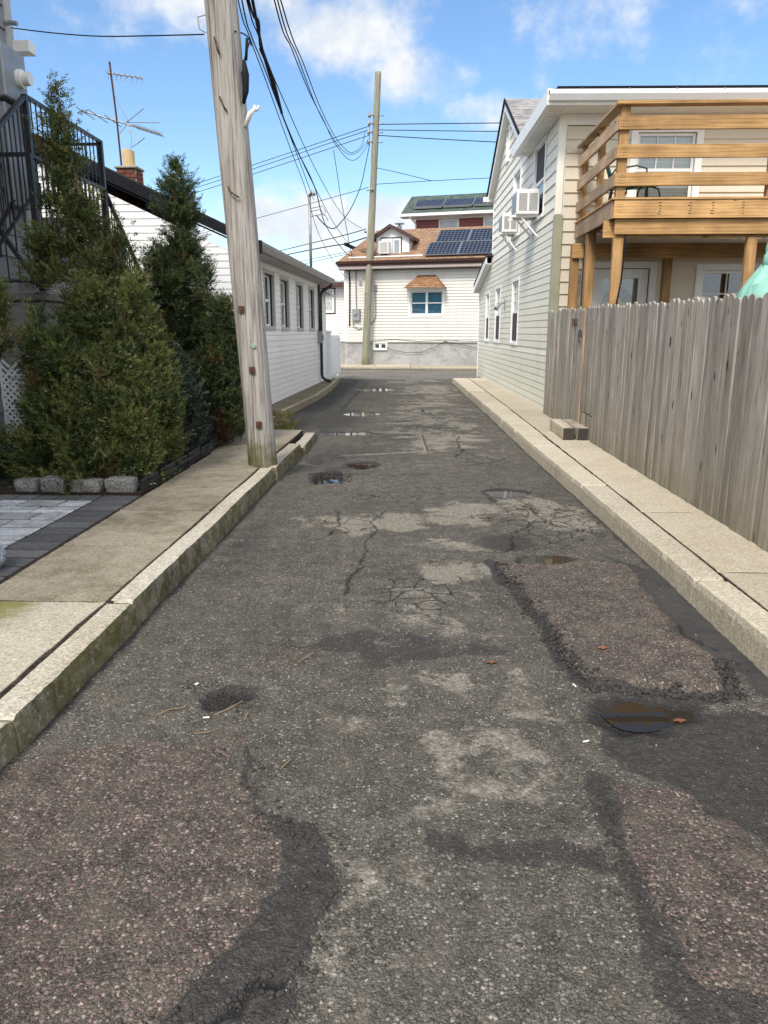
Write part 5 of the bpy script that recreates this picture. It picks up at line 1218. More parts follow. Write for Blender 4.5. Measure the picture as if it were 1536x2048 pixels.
mb = MB(); mb.box(-.014, .02, -.014, .014, .02, 1.69); mb.build('stile', M['new_cedar'], gt_, bevel=.004)
for z in (.4, 1.5):
    mb = MB(); mb.box(.012, .05, .02, 2.62, z - .045, z + .045); mb.build('rail', M['picket'], gt_)
mb = MB(); mb.tube([(-.03, .12 + .075 * math.cos(a), 1.33 + .085 * math.sin(a)) for a in [i * math.pi / 8 - math.pi * .05 for i in range(-5, 10)]], .008, 6); mb.build('handle_ring', M['black_metal'], gt_, smooth=True)
for i, ch_ in enumerate('203'):
    cu = bpy.data.curves.new('house_number', 'FONT'); cu.body = ch_; cu.size = .15; cu.extrude = .004; cu.materials.append(M['rust'])
    _t = bpy.data.objects.new('number_curve', cu); COL.objects.link(_t); bpy.context.view_layer.update(); me_ = bpy.data.meshes.new_from_object(_t); bpy.data.objects.remove(_t); o = bpy.data.objects.new('house_number', me_); o.rotation_euler = (R(90), 0, R(-90)); o.location = (-.022, .70 - i * .125, 1.47); link(o, gt_)
# timber blocks as a step
for i, (x, y0, l, lb) in enumerate([(2.09, 9.80, 1.06, 'squared grey timber block lying nearer the kerb below the gate'), (2.275, 9.78, 1.02, 'squared grey timber block pushed against the fence below the gate')]):
    t = empty('timber_block', (x, y0, .155), R(-1 + i), lb, 'timber block', 'timber blocks used as a step')
    mb = MB(); mb.box(-.075, .075, .006, l, 0, .155); mb.build('block', M['timber'], t, bevel=.006)
    mb = MB(); mb.box(-.073, .073, .0, .0055, .002, .153); mb.build('end_grain', M['timber_end'], t)

# ------------------------------------------------------------------ plain robed garden statue behind the fence
st = empty('garden_statue', (3.345, 7.0, .05), R(8), 'pale verdigris robed garden statue rising behind the fence at the right edge', 'statue')
mb = MB(); NR, NA = 40, 56; V = []; F = []
for i in range(NR + 1):
    t = i / NR; z = .30 + 1.85 * t
    r0 = .52 - .10 * t if t < .75 else (.445 - (t - .75) / .25 * .30 * ((t - .75) / .25) ** .8)
    for k_ in range(NA):
        a = 2 * math.pi * k_ / NA; fold = .022 * math.sin(a * 11 + 3 * math.sin(t * 4 + a)) * (1 - .7 * max(0, t - .7) / .3) + .014 * math.sin(a * 23 + t * 6)
        V.append(((r0 + fold) * math.cos(a) * .98, (r0 + fold) * math.sin(a) * .72, z + .02 * math.sin(a * 2 + 1)))
for i in range(NR):
    for k_ in range(NA): F.append((i * NA + k_, i * NA + (k_ + 1) % NA, (i + 1) * NA + (k_ + 1) % NA, (i + 1) * NA + k_))
F.append(tuple(NR * NA + k_ for k_ in range(NA)))
mesh_obj('robe', V, F, M['statue'], st, True)
mb = MB(); mb.tube([(0, 0, 2.08), (0, -.01, 2.2), (0, -.02, 2.24)], [.09, .075, .08], 14)
for i in range(13): pass
hd_pts = [(0, -.02, 2.20 + .30 * math.sin(q * math.pi / 2 / 1) * 0 + .30 * q) for q in [i / 10 for i in range(11)]]
mb.tube(hd_pts, [max(.012, .125 * math.sqrt(max(0, 1 - ((q - .5) / .5) ** 2))) for q in [i / 10 for i in range(11)]], 18)
mb.tube([(0, -.14, 2.36), (0, -.165, 2.325), (0, -.14, 2.31)], [.012, .018, .01], 8)
mb.build('head', M['statue'], st, smooth=True)
mb = MB()
for (dx_, dy_, dz0, L) in ((-.115, -.03, 2.42, .30), (-.12, .03, 2.40, .36), (-.10, .08, 2.42, .34), (.11, -.02, 2.42, .3), (.11, .05, 2.4, .33), (0, .12, 2.42, .3), (-.06, .11, 2.44, .34), (.06, .11, 2.44, .33), (-.16, -.02, 2.22, .16)):
    mb.tube([(dx_ * .85, dy_ * .9, dz0), (dx_ * 1.15, dy_ * 1.1, dz0 - L * .3), (dx_ * 1.35, dy_ * 1.1, dz0 - L * .62), (dx_ * 1.55, dy_ * 1.0 - .01, dz0 - L)], [.035, .045, .05, .03], 10)
mb.build('hair', M['statue'], st, smooth=True)
mb = MB(); mb.tube([(.30, -.12, 1.85), (.42, -.25, 1.55), (.30, -.38, 1.42), (.12, -.42, 1.45)], [.10, .10, .075, .05], 12); mb.build('arm', M['statue'], st, smooth=True); mb = MB(); mb.tube([(-.28, -.10, 1.86), (-.36, -.22, 1.60), (-.36, -.32, 1.70), (-.34, -.35, 1.78)], [.11, .09, .06, .045], 12); mb.build('arm', M['statue'], st, smooth=True)
mb = MB(); mb.tube([(0, 0, 0), (0, 0, .22), (0, 0, .25), (0, 0, .31)], [.62, .62, .56, .55], 28); mb.build('plinth', M['statue'], st)

# ------------------------------------------------------------------ utility poles
def pole(name, base, top, r0, r1, mat, label, seed, parts=None):
    p = empty(name, base, 0, label, 'utility pole')
    T = Vector(top) - Vector(base); NZ, NA = 90, 44; V = []; F = []
    for i in range(NZ + 1):
        t = i / NZ; c = T * t; r_ = r0 + (r1 - r0) * t
        for k in range(NA):
            a = 2 * math.pi * k / NA; d = .010 * mnoise.noise(Vector((math.cos(a) * 3.5 + seed, math.sin(a) * 3.5, c.z * .55))) + .005 * mnoise.noise(Vector((math.cos(a) * 11 + seed, math.sin(a) * 11, c.z * 1.1)))
            g1 = -.012 * max(0, mnoise.noise(Vector((math.cos(a) * 8, math.sin(a) * 8 + seed, c.z * .25))) - .35) * 3
            V.append((c.x + (r_ + d + g1) * math.cos(a), c.y + (r_ + d + g1) * math.sin(a), c.z))
    for i in range(NZ):
        for k in range(NA): F.append((i * NA + k, i * NA + (k + 1) % NA, (i + 1) * NA + (k + 1) % NA, (i + 1) * NA + k))
    F.append(tuple(NZ * NA + k for k in range(NA)))
    mesh_obj('shaft', V, F, mat, p, True); return p
np_ = pole('utility_pole', (-1.58, 7.81, .10), (-2.04, 7.81, 9.2), .153, .147, M['pole_old'], 'leaning weathered grey utility pole standing on the left kerb', 3.3)
def nx(z): return -.0505 * z           # lean of the near pole, local
for z, dx, dz in ((4.05, .03, -.10), (3.55, .05, -.08), (2.76, .09, -.05)):
    mb = MB(); x = nx(z) - .05; mb.tube([(x - .012, -.155, z + .05), (x + .0, -.185, z + .01), (x + dx * .6, -.19, z + dz * .6), (x + dx, -.16, z + dz)], .008, 6); mb.build('step_spike', M['rust'], np_, smooth=True)
for z, dx in ((1.66, -.02), (1.06, .03), (.50, .05)):
    mb = MB(); x = nx(z) + dx - .02; mb.box(x - .028, x + .028, -.168, -.12, z - .035, z + .035); mb.tube([(x, -.18, z), (x, -.16, z)], .012, 6); mb.build('rusty_plate', M['rust'], np_, bevel=.004)
M['green_paint'] = plain('faded_green_paint', (.25, .33, .27), .8, .4, nscale=30)
mb = MB(); mb.tube([(nx(1.35) + .05, -.158, 1.30), (nx(1.35) + .05, -.150, 1.30)], [.022, .028], 7); mb.build('paint_mark', M['green_paint'], np_)
mb = MB(); mb.tube([(-.01, -.10, 3.92), (.0, -.10, 3.8), (-.005, -.10, 3.66), (-.03, -.10, 3.55)], [.016, .034, .030, .014], 10); mb.tube([(.01, -.10, 3.92), (.03, -.11, 4.10)], .014, 6); mb.build('splice_boot', M['cable'], np_, smooth=True)
mb = MB(); mb.tube([(-.03, -.06, 3.36), (.02, -.07, 3.47), (.08, -.07, 3.52)], [.022, .026, .018], 8); mb.tube([(.06, -.07, 3.54), (.09, -.07, 3.50), (.11, -.07, 3.54)], .016, 6); mb.build('clamp', M['porcelain'], np_, smooth=True)
mb = MB(); mb.tube([(nx(4.3) - .15, -.05, 4.32), (nx(4.3) - .22, -.06, 4.30), (nx(4.3) - .21, -.06, 4.20), (nx(4.3) - .15, -.05, 4.17)], .006, 5); mb.build('hook', M['galv'], np_)
mb = MB(); mb.box(-1.45, .65, -.10, -.0, 8.1, 8.22); mb.build('crossarm', M['pole_old'], np_)
fp = pole('utility_pole', (-1.97, 32.55, .12), (-1.38, 32.55, 11.5), .155, .125, M['pole_far'], 'upright greenish utility pole at the end of the alley before the cream house', 8.8)
mb = MB()
for z in (9.80, 9.50, 9.18, 8.82):
    x = (z - .12) * .0518; mb.tube([(x - .26, -.12, z), (x - .10, -.10, z)], .03, 6); mb.tube([(x - .26, -.12, z - .08), (x - .26, -.12, z + .08)], .055, 8); mb.tube([(x + .1, -.1, z - .02), (x + .32, -.12, z - .02)], .02, 6)
mb.tube([(.22, -.12, 8.6), (.26, -.12, 10.0)], .018, 6); mb.build('insulator_rack', M['galv'], fp, smooth=True)
mb = MB(); mb.tube([(.09, -.15, 5.4), (.02, -.2, 5.4)], .05, 6); mb.tube([(.1, -.15, 7.0), (.4, -.2, 7.05)], .03, 6); mb.box(-.22, -.10, -.2, -.05, 3.25, 3.6); mb.build('clamp', M['galv'], fp)
mb = MB(); mb.tube([(.17, .02, .3), (.20, .02, 2.0), (.2, .0, 2.9)], .03, 6); mb.box(-.02, .12, -.17, -.155, 3.0, 3.03); mb.build('ground_wire_cover', M['grey_trim'], fp)

# ------------------------------------------------------------------ overhead wires
WR = {
    'drop_a': [(-1.6,9.6,5.24),(-1.72,11.69,5.43),(-1.85,14.61,5.69),(-1.92,17.69,5.97),(-1.99,20.14,6.18),(-1.98,23.38,6.51),(-1.89,25.32,6.79),(-1.8,27.5,7.38),(-1.75,32.4,8.88)],
    'drop_b': [(-1.58,9.7,5.28),(-1.73,12.33,5.54),(-1.92,15.96,5.89),(-2.02,19.48,6.24),(-2.05,22.92,6.61),(-1.96,25.41,6.98),(-1.84,28.12,7.69),(-1.79,32.4,8.99)],
    'drop_c': [(-1.56,9.8,5.32),(-1.72,12.91,5.62),(-1.88,16.64,5.96),(-1.96,20.34,6.32),(-1.94,22.91,6.61),(-1.85,24.73,6.89),(-1.74,27.63,7.74),(-1.91,32.4,9.34)],
    'thick': [(-1.72,8.7,4.9),(-1.73,9.27,4.91),(-1.86,10.05,4.89),(-1.91,11.1,4.89),(-2.05,12.66,4.86),(-2.15,14.95,4.82),(-2.25,18.34,4.77),(-2.58,23.67,4.61),(-2.61,30.93,4.56),(-2.53,33.0,4.64)],
    'b2': [(-1.79,8.7,4.9),(-1.9,9.71,4.91),(-1.95,10.6,4.92),(-2.07,12.48,4.92),(-2.2,14.63,4.92),(-2.56,20.6,4.87)],
    'b3': [(-1.83,8.7,4.9),(-1.9,9.54,4.87),(-1.97,10.86,4.82),(-2.05,12.32,4.75),(-2.15,14.27,4.64),(-2.27,16.9,4.48),(-2.51,20.43,4.23),(-2.63,23.64,4.03),(-2.67,27.81,3.8),(-2.63,31.13,3.66),(-2.51,33.0,3.83)],
    'b4': [(-1.74,8.7,4.9),(-1.82,9.71,4.92),(-1.91,10.98,4.95),(-1.99,12.73,4.99),(-2.11,15.8,5.04),(-2.2,19.2,5.1),(-2.28,23.88,5.2),(-2.24,27.75,5.34),(-2.05,32.3,5.65)],
    'b5': [(-1.68,8.7,4.9),(-1.89,10.47,4.91),(-2.06,12.56,4.91),(-2.19,14.97,4.92),(-2.31,17.77,4.93),(-2.46,22.33,4.95),(-2.56,26.45,4.97),(-2.61,33.0,5.06)],
    'loop': [(-1.73,32.4,8.82),(-1.73,30.23,7.82),(-1.75,27.19,6.4),(-1.9,24.81,5.32),(-2.07,23.51,4.77),(-2.24,22.59,4.42),(-2.42,21.89,4.42),(-2.56,21.0,4.56)],
    'hang': [(-3.25,33.0,8.78),(-3.1,33.0,7.83),(-2.96,33.0,6.86),(-2.81,33.0,6.08),(-2.63,33.0,5.08),(-2.53,33.0,4.64)],
    'xl1': [(-1.75,32.5,9.54),(-10.73,39.98,8.85),(-13.92,42.54,8.7),(-20.78,48.0,8.44)],
    'xl2': [(-1.76,32.5,9.4),(-10.75,39.99,8.66),(-13.93,42.54,8.55),(-20.8,48.0,8.27)],
    'xl3': [(-1.76,32.5,9.2),(-10.76,39.99,8.43),(-13.95,42.54,8.33),(-20.83,48.0,8.04)],
    'xr1': [(-1.61,32.5,9.6),(3.42,31.98,9.48),(12.67,31.0,9.26)],
    'xr2': [(-1.61,32.5,9.4),(3.43,31.98,9.17),(12.73,31.0,8.74)],
    'xr3': [(-1.62,32.5,9.21),(3.25,32.0,8.8),(12.8,31.0,8.13)],
    'xlow': [(-1.79,32.5,7.25),(-5.14,36.16,7.1),(-7.88,39.12,6.98),(-16.24,48.0,6.59)],
    'xlow2': [(-1.68,32.5,7.36),(0.72,32.22,7.43),(3.49,31.89,7.48),(10.98,31.0,7.62)],
    'xlow3': [(-1.62,32.5,8.02),(-0.5,32.36,7.76),(0.82,32.2,7.42)],
    't1': [(-1.9,32.5,5.65),(-2.95,33.88,5.57),(-5.29,36.86,5.46),(-8.56,41.0,5.31),(-11.76,45.0,5.29)],
    't2': [(-1.88,32.5,5.32),(-2.89,33.81,5.21),(-3.44,34.5,5.22),(-5.29,36.85,5.19),(-8.56,40.96,5.05),(-11.78,45.0,4.87)],
    't3': [(-1.86,32.8,4.9),(-2.96,34.58,4.94),(-5.59,38.83,4.93),(-9.43,45.0,4.87)],
    't4': [(-1.86,32.8,4.82),(-2.96,34.58,4.85),(-5.59,38.84,4.77),(-9.43,45.0,4.67)],
    'dropL': [(-4.41,9.0,4.78),(-3.78,8.65,4.6),(-3.17,8.32,4.45),(-2.55,7.98,4.33),(-1.94,7.65,4.22)],
    'stub': [(-1.66,7.7,4.26),(-1.66,8.04,4.36),(-1.68,8.41,4.45),(-1.73,8.8,4.51)],
    'splice_lead': [(-1.7,8.6,4.49),(-1.67,8.19,4.22),(-1.61,7.7,3.89)],
}
def cat(pts, n=5):
    P = [Vector(p) for p in pts]; out = []
    for i in range(len(P) - 1):
        p0 = P[max(i - 1, 0)]; p1 = P[i]; p2 = P[i + 1]; p3 = P[min(i + 2, len(P) - 1)]
        for k in range(n):
            t = k / n; out.append(.5 * ((2 * p1) + (p2 - p0) * t + (2 * p0 - 5 * p1 + 4 * p2 - p3) * t * t + (3 * p1 - p0 - 3 * p2 + p3) * t ** 3))
    return out + [P[-1]]
TOPN = Vector((-1.90, 7.72, 6.9))
WL = {'drop_a': ('lowest of three slender service cables swooping from the leaning pole to the far pole', .009, 'service cables to the far pole'), 'drop_b': ('middle of three slender service cables swooping from the leaning pole to the far pole', .009, 'service cables to the far pole'), 'drop_c': ('topmost of three slender service cables swooping from the leaning pole to the far pole', .009, 'service cables to the far pole'),
      'thick': ('thickest black cable in the bundle, running down to the eave of the cream house', .013, None), 'b2': ('black cable dropping from the bundle to the mast on the white house', .008, None), 'b3': ('thin wire running past the mast and sagging to the low wing of the cream house', .007, None), 'b4': ('thin wire crossing the bundle and ending low on the far pole', .008, None), 'b5': ('black cable beside the thickest one, ending at the dark splice by the cream roof', .009, None),
      'loop': ('slack loop of wire hanging between the far pole and the mast', .014, None), 'hang': ('thin twisted wire hanging straight down towards the corner of the cream roof', .014, None),
      'xl1': ('top of three street wires leaving the far pole to the left', .013, 'street wires left of the far pole'), 'xl2': ('middle of three street wires leaving the far pole to the left', .013, 'street wires left of the far pole'), 'xl3': ('bottom of three street wires leaving the far pole to the left', .013, 'street wires left of the far pole'),
      'xr1': ('top of three street wires leaving the far pole to the right', .017, 'street wires right of the far pole'), 'xr2': ('middle of three street wires leaving the far pole to the right', .015, 'street wires right of the far pole'), 'xr3': ('bottom of three street wires leaving the far pole to the right', .017, 'street wires right of the far pole'),
      'xlow': ('long thin street wire left of the far pole, below the group of three', .012, None), 'xlow2': ('long thin street wire right of the far pole, just above the red house', .012, None), 'xlow3': ('short wire slanting down from the far pole to the lone wire above the red house', .012, None),
      't1': ('telephone cable passing low over the cream roof to the left, upper one', .018, 'telephone cables'), 't2': ('thick telephone cable with a splice passing low behind the mast', .024, 'telephone cables'), 't3': ('lower thin cable left of the far pole, above its twin', .011, 'low twin cables'), 't4': ('lowest thin cable left of the far pole, below its twin', .011, 'low twin cables'),
      'dropL': ('single service wire from the grey house to the leaning pole', .006, None), 'stub': ('short tail of wire looping from the leaning pole into the bundle', .007, None), 'splice_lead': ('short lead from the bundle down to the black splice boot', .008, None)}
for nm, pts in WR.items():
    lb, r_, gp = WL[nm]; P = [Vector(p) for p in pts]
    if nm in ('drop_a', 'drop_b', 'drop_c', 'thick', 'b2', 'b3', 'b4', 'b5'):
        P = [TOPN + Vector((.05 * (ord(nm[-1]) % 3), 0, .25 if nm.startswith('drop') else -.9))] + P
    mb = MB(); mb.tube(cat(P, 6), r_, 6); o = mb.build('overhead_wire', M['cable'], smooth=True); tag(o, lb, 'wire', gp)
    if nm == 'thick':
        m2 = MB(); m2.tube(cat(P[3:6], 5), .022, 8); m2.build('splice_sleeve', M['cable'], o, smooth=True)
    if nm == 'b5':
        m2 = MB(); m2.tube(cat(P[1:4], 5), .017, 8); m2.build('splice_sleeve', M['cable'], o, smooth=True)
    if nm == 't2':
        m2 = MB(); a, b = P[1] + Vector((-.05, 0, .02)), P[1] + Vector((.55, -.1, -.25)); m2.tube([a, a.lerp(b, .1), a.lerp(b, .9), b], [.03, .075, .075, .03], 8); m2.build('splice_sleeve', M['cable'], o, smooth=True)

# ------------------------------------------------------------------ stoop and black railings in front of the grey house
sp = empty('stoop', (-4.0, 8.25, 0), 0, 'concrete stoop with steps and tall black railings beside the grey house', 'stoop')
mb = MB(); mb.box(-2.4, .02, -.05, 1.85, .10, 1.86); mb.build('base', M['stoop_conc'], sp, bevel=.01)
mb = MB(); mb.box(-2.4, .06, -.10, 1.9, 1.865, 1.965); mb.build('landing', M['granite'], sp, bevel=.015)
for i in range(5):
    mb = MB(); mb.box(-2.4 , -.30, .45 + i * .22, 1.85, 1.967 + i * .19, 1.967 + (i + 1) * .19 - .002); mb.build('step', M['stoop_conc'], sp, bevel=.012)
mb = MB(); mb.box(-2.4, -.25, 1.86, 3.2, .1, 2.92); mb.build('upper_base', M['stoop_conc'], sp)
for i in range(9):
    mb = MB(); mb.box(-.24, .75, 1.92 + i * .27, 1.92 + (i + 1) * .27, .1, 1.86 - i * .19); mb.build('step', M['stoop_conc'], sp, bevel=.012)
def railing(a, b, z_post, drop, name='railing', n=None, hgt=1.0, post_a=True, post_b=True, bottom=True, w_=.045):
    """top rail a->b with balusters dropping by hgt"""
    mb = MB(); A, B = Vector(a), Vector(b); mb.bar(A, B, .05, .035)
    dn = Vector((0, 0, -hgt))
    if bottom: mb.bar(A + dn, B + dn, .03, .025)
    L = (B - A).length; n = n or max(3, int(L / .115))
    for k in range(1, n): q = A.lerp(B, k / n); mb.bar(q + Vector((0, 0, -.01)), q + dn, .012, .012, up=(0, 1, 0))
    if post_a: mb.bar(A + Vector((0, 0, .012)), A + dn + Vector((0, 0, -drop)), w_, w_, up=(0, 1, 0))
    if post_b: mb.bar(B + Vector((0, 0, .012)), B + dn + Vector((0, 0, -drop)), w_, w_, up=(0, 1, 0))
    return mb.build(name, M['black_metal'], sp)
railing((-1.9, 0, 3.34), (0, 0, 3.34), 0, .1, hgt=1.27, post_a=False, w_=.058)
railing((0, .02, 3.335), (0, 1.95, 3.335), 0, .1, hgt=1.0, post_a=False, w_=.05)
railing((0, 1.95, 3.33), (0, 3.9, 1.70), 0, .1, hgt=.95, post_a=False, w_=.05)
railing((-.20, .45, 4.02), (-.20, 2.45, 4.02), 0, .25, hgt=.98, w_=.058)
railing((-.20, -.45, 3.36), (-.20, .45, 4.02), 0, .1, hgt=.98, post_b=False)
railing((-1.7, 2.5, 4.0), (-.20, 2.5, 4.0), 0, .1, hgt=.98, post_b=False)
mb = MB(); mb.bar((-.62, -.02, 2.95), (-.02, -.02, 2.02), .05, .04); mb.bar((-.7, -.02, 2.2), (-.2, -.02, 2.9), .03, .03); mb.build('handrail', M['black_metal'], sp)
# white lattice under the stoop
la = empty('lattice_panel', (-4.33, 8.05, .28), R(-4), 'narrow white lattice panel below the stoop', 'lattice')
mb = MB(); mb.box(-.16, -.13, -.012, .012, 0, 1.02); mb.box(.10, .13, -.012, .012, 0, 1.02)
for k in range(-3, 17):
    for sg in (1, -1):
        z0 = k * .075; a = (-.13, .002 * sg, z0 if sg > 0 else z0 + .23); b = (.10, .002 * sg, z0 + .23 if sg > 0 else z0)
        if min(a[2], b[2]) >= -.01 and max(a[2], b[2]) < 1.04: mb.bar(a, b, .004, .026, up=(0, 1, 0)) if False else mb.bar(a, b, .026, .004, up=(0, 1, 0))
mb.build('lattice', M['white_pvc'], la)

# ------------------------------------------------------------------ paved forecourt
fc = empty('paved_forecourt', (0, 0, 0), label='forecourt of light grey pavers with a dark border beside the left sidewalk', kind='structure')
pv = {}
def paver(x0, x1, y0, y1, mat, zt=.150):
    sz = (round(x1 - x0, 3), round(y1 - y0, 3), mat.name)
    if sz not in pv:
        a, b = sz[0] / 2 - .008, sz[1] / 2 - .013; mb = MB(); c = .005
        mb.add([(-a, -b, -.06), (a, -b, -.06), (a, b, -.06), (-a, b, -.06), (-a, -b, -c), (a, -b, -c), (a, b, -c), (-a, b, -c), (-a + c, -b + c, 0), (a - c, -b + c, 0), (a - c, b - c, 0), (-a + c, b - c, 0)],
               [(0, 1, 5, 4), (1, 2, 6, 5), (2, 3, 7, 6), (3, 0, 4, 7), (4, 5, 9, 8), (5, 6, 10, 9), (6, 7, 11, 10), (7, 4, 8, 11), (8, 9, 10, 11)])
        me = bpy.data.meshes.new('paver'); me.from_pydata(mb.V, [], mb.F); me.materials.append(mat); me.update(); pv[sz] = me
    o = bpy.data.objects.new('paver', pv[sz]); o.location = ((x0 + x1) / 2, (y0 + y1) / 2, zt + rnd.uniform(-.0015, .0015)); o.rotation_euler = (rnd.uniform(-.004, .004), rnd.uniform(-.004, .004), rnd.uniform(-.006, .006)); link(o, fc)
y = 2.6
while y < 6.2: paver(-2.685, -2.36, y, y + .183, M['paver_dark']); y += .183
yt = y
x = -2.69
while x > -4.3: paver(x - .183, x, yt - .2, yt, M['paver_dark']); x -= .183
ry = yt - .2
rows = [.225, .225, .225, .225, .225, .225, .225, .225, .225, .225, .225, .225, .225, .225]
for r_ in rows:
    x = -2.69
    if rnd.random() < .35:
        while x > -4.2:
            l = rnd.choice((.225, .3375)); paver(x - l, x, ry - .1125, ry, M['paver_light']); l2 = l
            paver(x - l, x, ry - .225, ry - .1125, M['paver_light']); x -= l
    else:
        while x > -4.2: l = rnd.choice((.225, .3375, .45)); paver(x - l, x, ry - r_, ry, M['paver_light']); x -= l
    ry -= r_
for j in range(5):
    for i in range(5): paver(-3.75 - i * .2 - (j % 2) * .1, -3.55 - i * .2 - (j % 2) * .1, yt + .02 + j * .15, yt + .17 + j * .15, M['paver_brown'])
sheet('paver_bed', [(-4.6, 2.5), (-2.345, 2.5), (-2.345, yt + .02), (-4.6, yt + .02)], .1440, M['soil'], .1, 'dark joint bed under the forecourt pavers')
sheet('garden_bed', [(-4.4, yt + .03), (-2.36, yt + .03), (-2.36, 10.6), (-4.4, 10.6)], .165, M['soil'], .12, 'dark mulched bed under the evergreens')

def rock(name, cx, cy, zb, sx_, sy_, sz_, mat, seed, boxy=.6):
    bm = bmesh.new(); bmesh.ops.create_icosphere(bm, subdivisions=4, radius=1.0)
    for v in bm.verts:
        p = v.co.copy(); m_ = max(abs(p.x), abs(p.y), abs(p.z)); q = p * (1 - boxy) + (p / m_) * boxy * .86
        d = 1 + .10 * mnoise.noise(p * 1.6 + Vector((seed, 0, 0))) + .05 * mnoise.noise(p * 4.5 + Vector((0, seed, 0))) + .025 * mnoise.noise(p * 11 + Vector((0, 0, seed)))
        v.co = Vector((q.x * sx_ * d, q.y * sy_ * d, (q.z * d) * sz_))
    me = bpy.data.meshes.new(name); bm.to_mesh(me); bm.free(); me.materials.append(mat)
    me.polygons.foreach_set('use_smooth', [True] * len(me.polygons))
    o = bpy.data.objects.new(name, me); o.location = (cx, cy, zb + sz_ * .88); return link(o)
for i, (a, b, lb) in enumerate([(-3.52, -3.30, 'leftmost small granite block edging the bed below the juniper'), (-3.285, -3.05, 'second granite block from the left, half hidden under the juniper'), (-3.03, -2.72, 'long granite block edging the bed, third from the left'), (-2.71, -2.42, 'granite block at the corner of the bed beside the sidewalk')]):
    o = rock('granite_block', (a + b) / 2, yt + .13, .14, (b - a) / 2 * 1.05, .10, .075 + .01 * (i % 2), M['granite'], i * 5.3, .75); tag(o, lb, 'stone block', 'granite blocks edging the bed')
for i, (x, y_, lb) in enumerate([(-4.0, 7.35, 'pale granite block at the back of the brown pavers, right of its twin'), (-4.45, 7.25, 'pale granite block at the left edge behind the brown pavers')]):
    o = rock('granite_block', x, y_, .13, .24, .12, .10, M['granite'], 31 + i * 5, .75); tag(o, lb, 'stone block', 'granite blocks edging the bed')
o = rock('boulder', -2.56, 4.16, .14, .115, .15, .10, M['granite_blue'], 77, .25); tag(o, 'rounded blue-grey granite boulder on the dark pavers at the left edge', 'boulder')
# plastic edging and low wire fence along the bed
ed = empty('plastic_edging', (-2.36, 6.35, .15), 0, 'black plastic lawn edging between the bed and the sidewalk', 'edging')
for i in range(9):
    mb = MB(); y0 = i * .47; xx = -.02 + .012 * math.sin(i * 2.1); mb.box(xx - .012, xx + .012, y0, y0 + .455, 0, .10 + .01 * (i % 2)); mb.tube([(xx, y0, .105 + .01 * (i % 2)), (xx, y0 + .455, .105 + .01 * (i % 2))], .016, 6); mb.build('edging_strip', M['edging'], ed)
wfz = empty('garden_fence', (-2.41, 6.75, .16), 0, 'low dark wire garden fence with arched tops along the bed', 'garden fence')
for i in range(8):
    mb = MB(); y0 = i * .44
    for k in range(6):
        ya = y0 + .01 + k * .072; hh = .36 + .05 * math.sin(k / 5 * math.pi); mb.tube([(0, ya, 0), (0, ya, hh), (0, ya + .018, hh + .035), (0, ya + .05, hh + .035), (0, ya + .07, hh), (0, ya + .07, 0)], .004, 5, cap=False)
    for z in (.06, .14, .28): mb.tube([(0, y0, z), (0, y0 + .44, z)], .005, 5)
    mb.build('fence_panel', M['wirefence'], wfz)
mb = MB(); mb.tube([(.03, .0, .04), (.045, .9, .06), (.03, 1.8, .05), (.05, 2.6, .07), (.03, 3.4, .05)], .018, 6); mb.build('hose', M['wirefence'], wfz, smooth=True)
# white vinyl fence at the far corner
vf = empty('vinyl_fence', (-2.48, 22.85, .08), R(-1), 'white vinyl fence panel at the far corner of the white house', 'fence')
mb = MB(); mb.box(-.07, .07, -.07, .07, 0, 1.42); mb.box(-.085, .085, -.085, .085, 1.42, 1.47); mb.build('post', M['white_pvc'], vf, bevel=.006)
mb = MB(); mb.box(-.06, .06, 2.5, 2.62, 0, 1.40); mb.box(-.075, .075, 2.485, 2.635, 1.40, 1.45); mb.build('post', M['white_pvc'], vf, bevel=.006)
mb = MB(); mb.box(-.03, .03, .07, 2.5, 1.22, 1.34); mb.box(-.03, .03, .07, 2.5, .10, .20); mb.build('rail', M['white_pvc'], vf)
for k in range(16):
    mb = MB(); y0 = .075 + k * .151; mb.box(-.014, .014, y0, y0 + .147, .20, 1.22); mb.build('board', M['white_pvc'], vf)

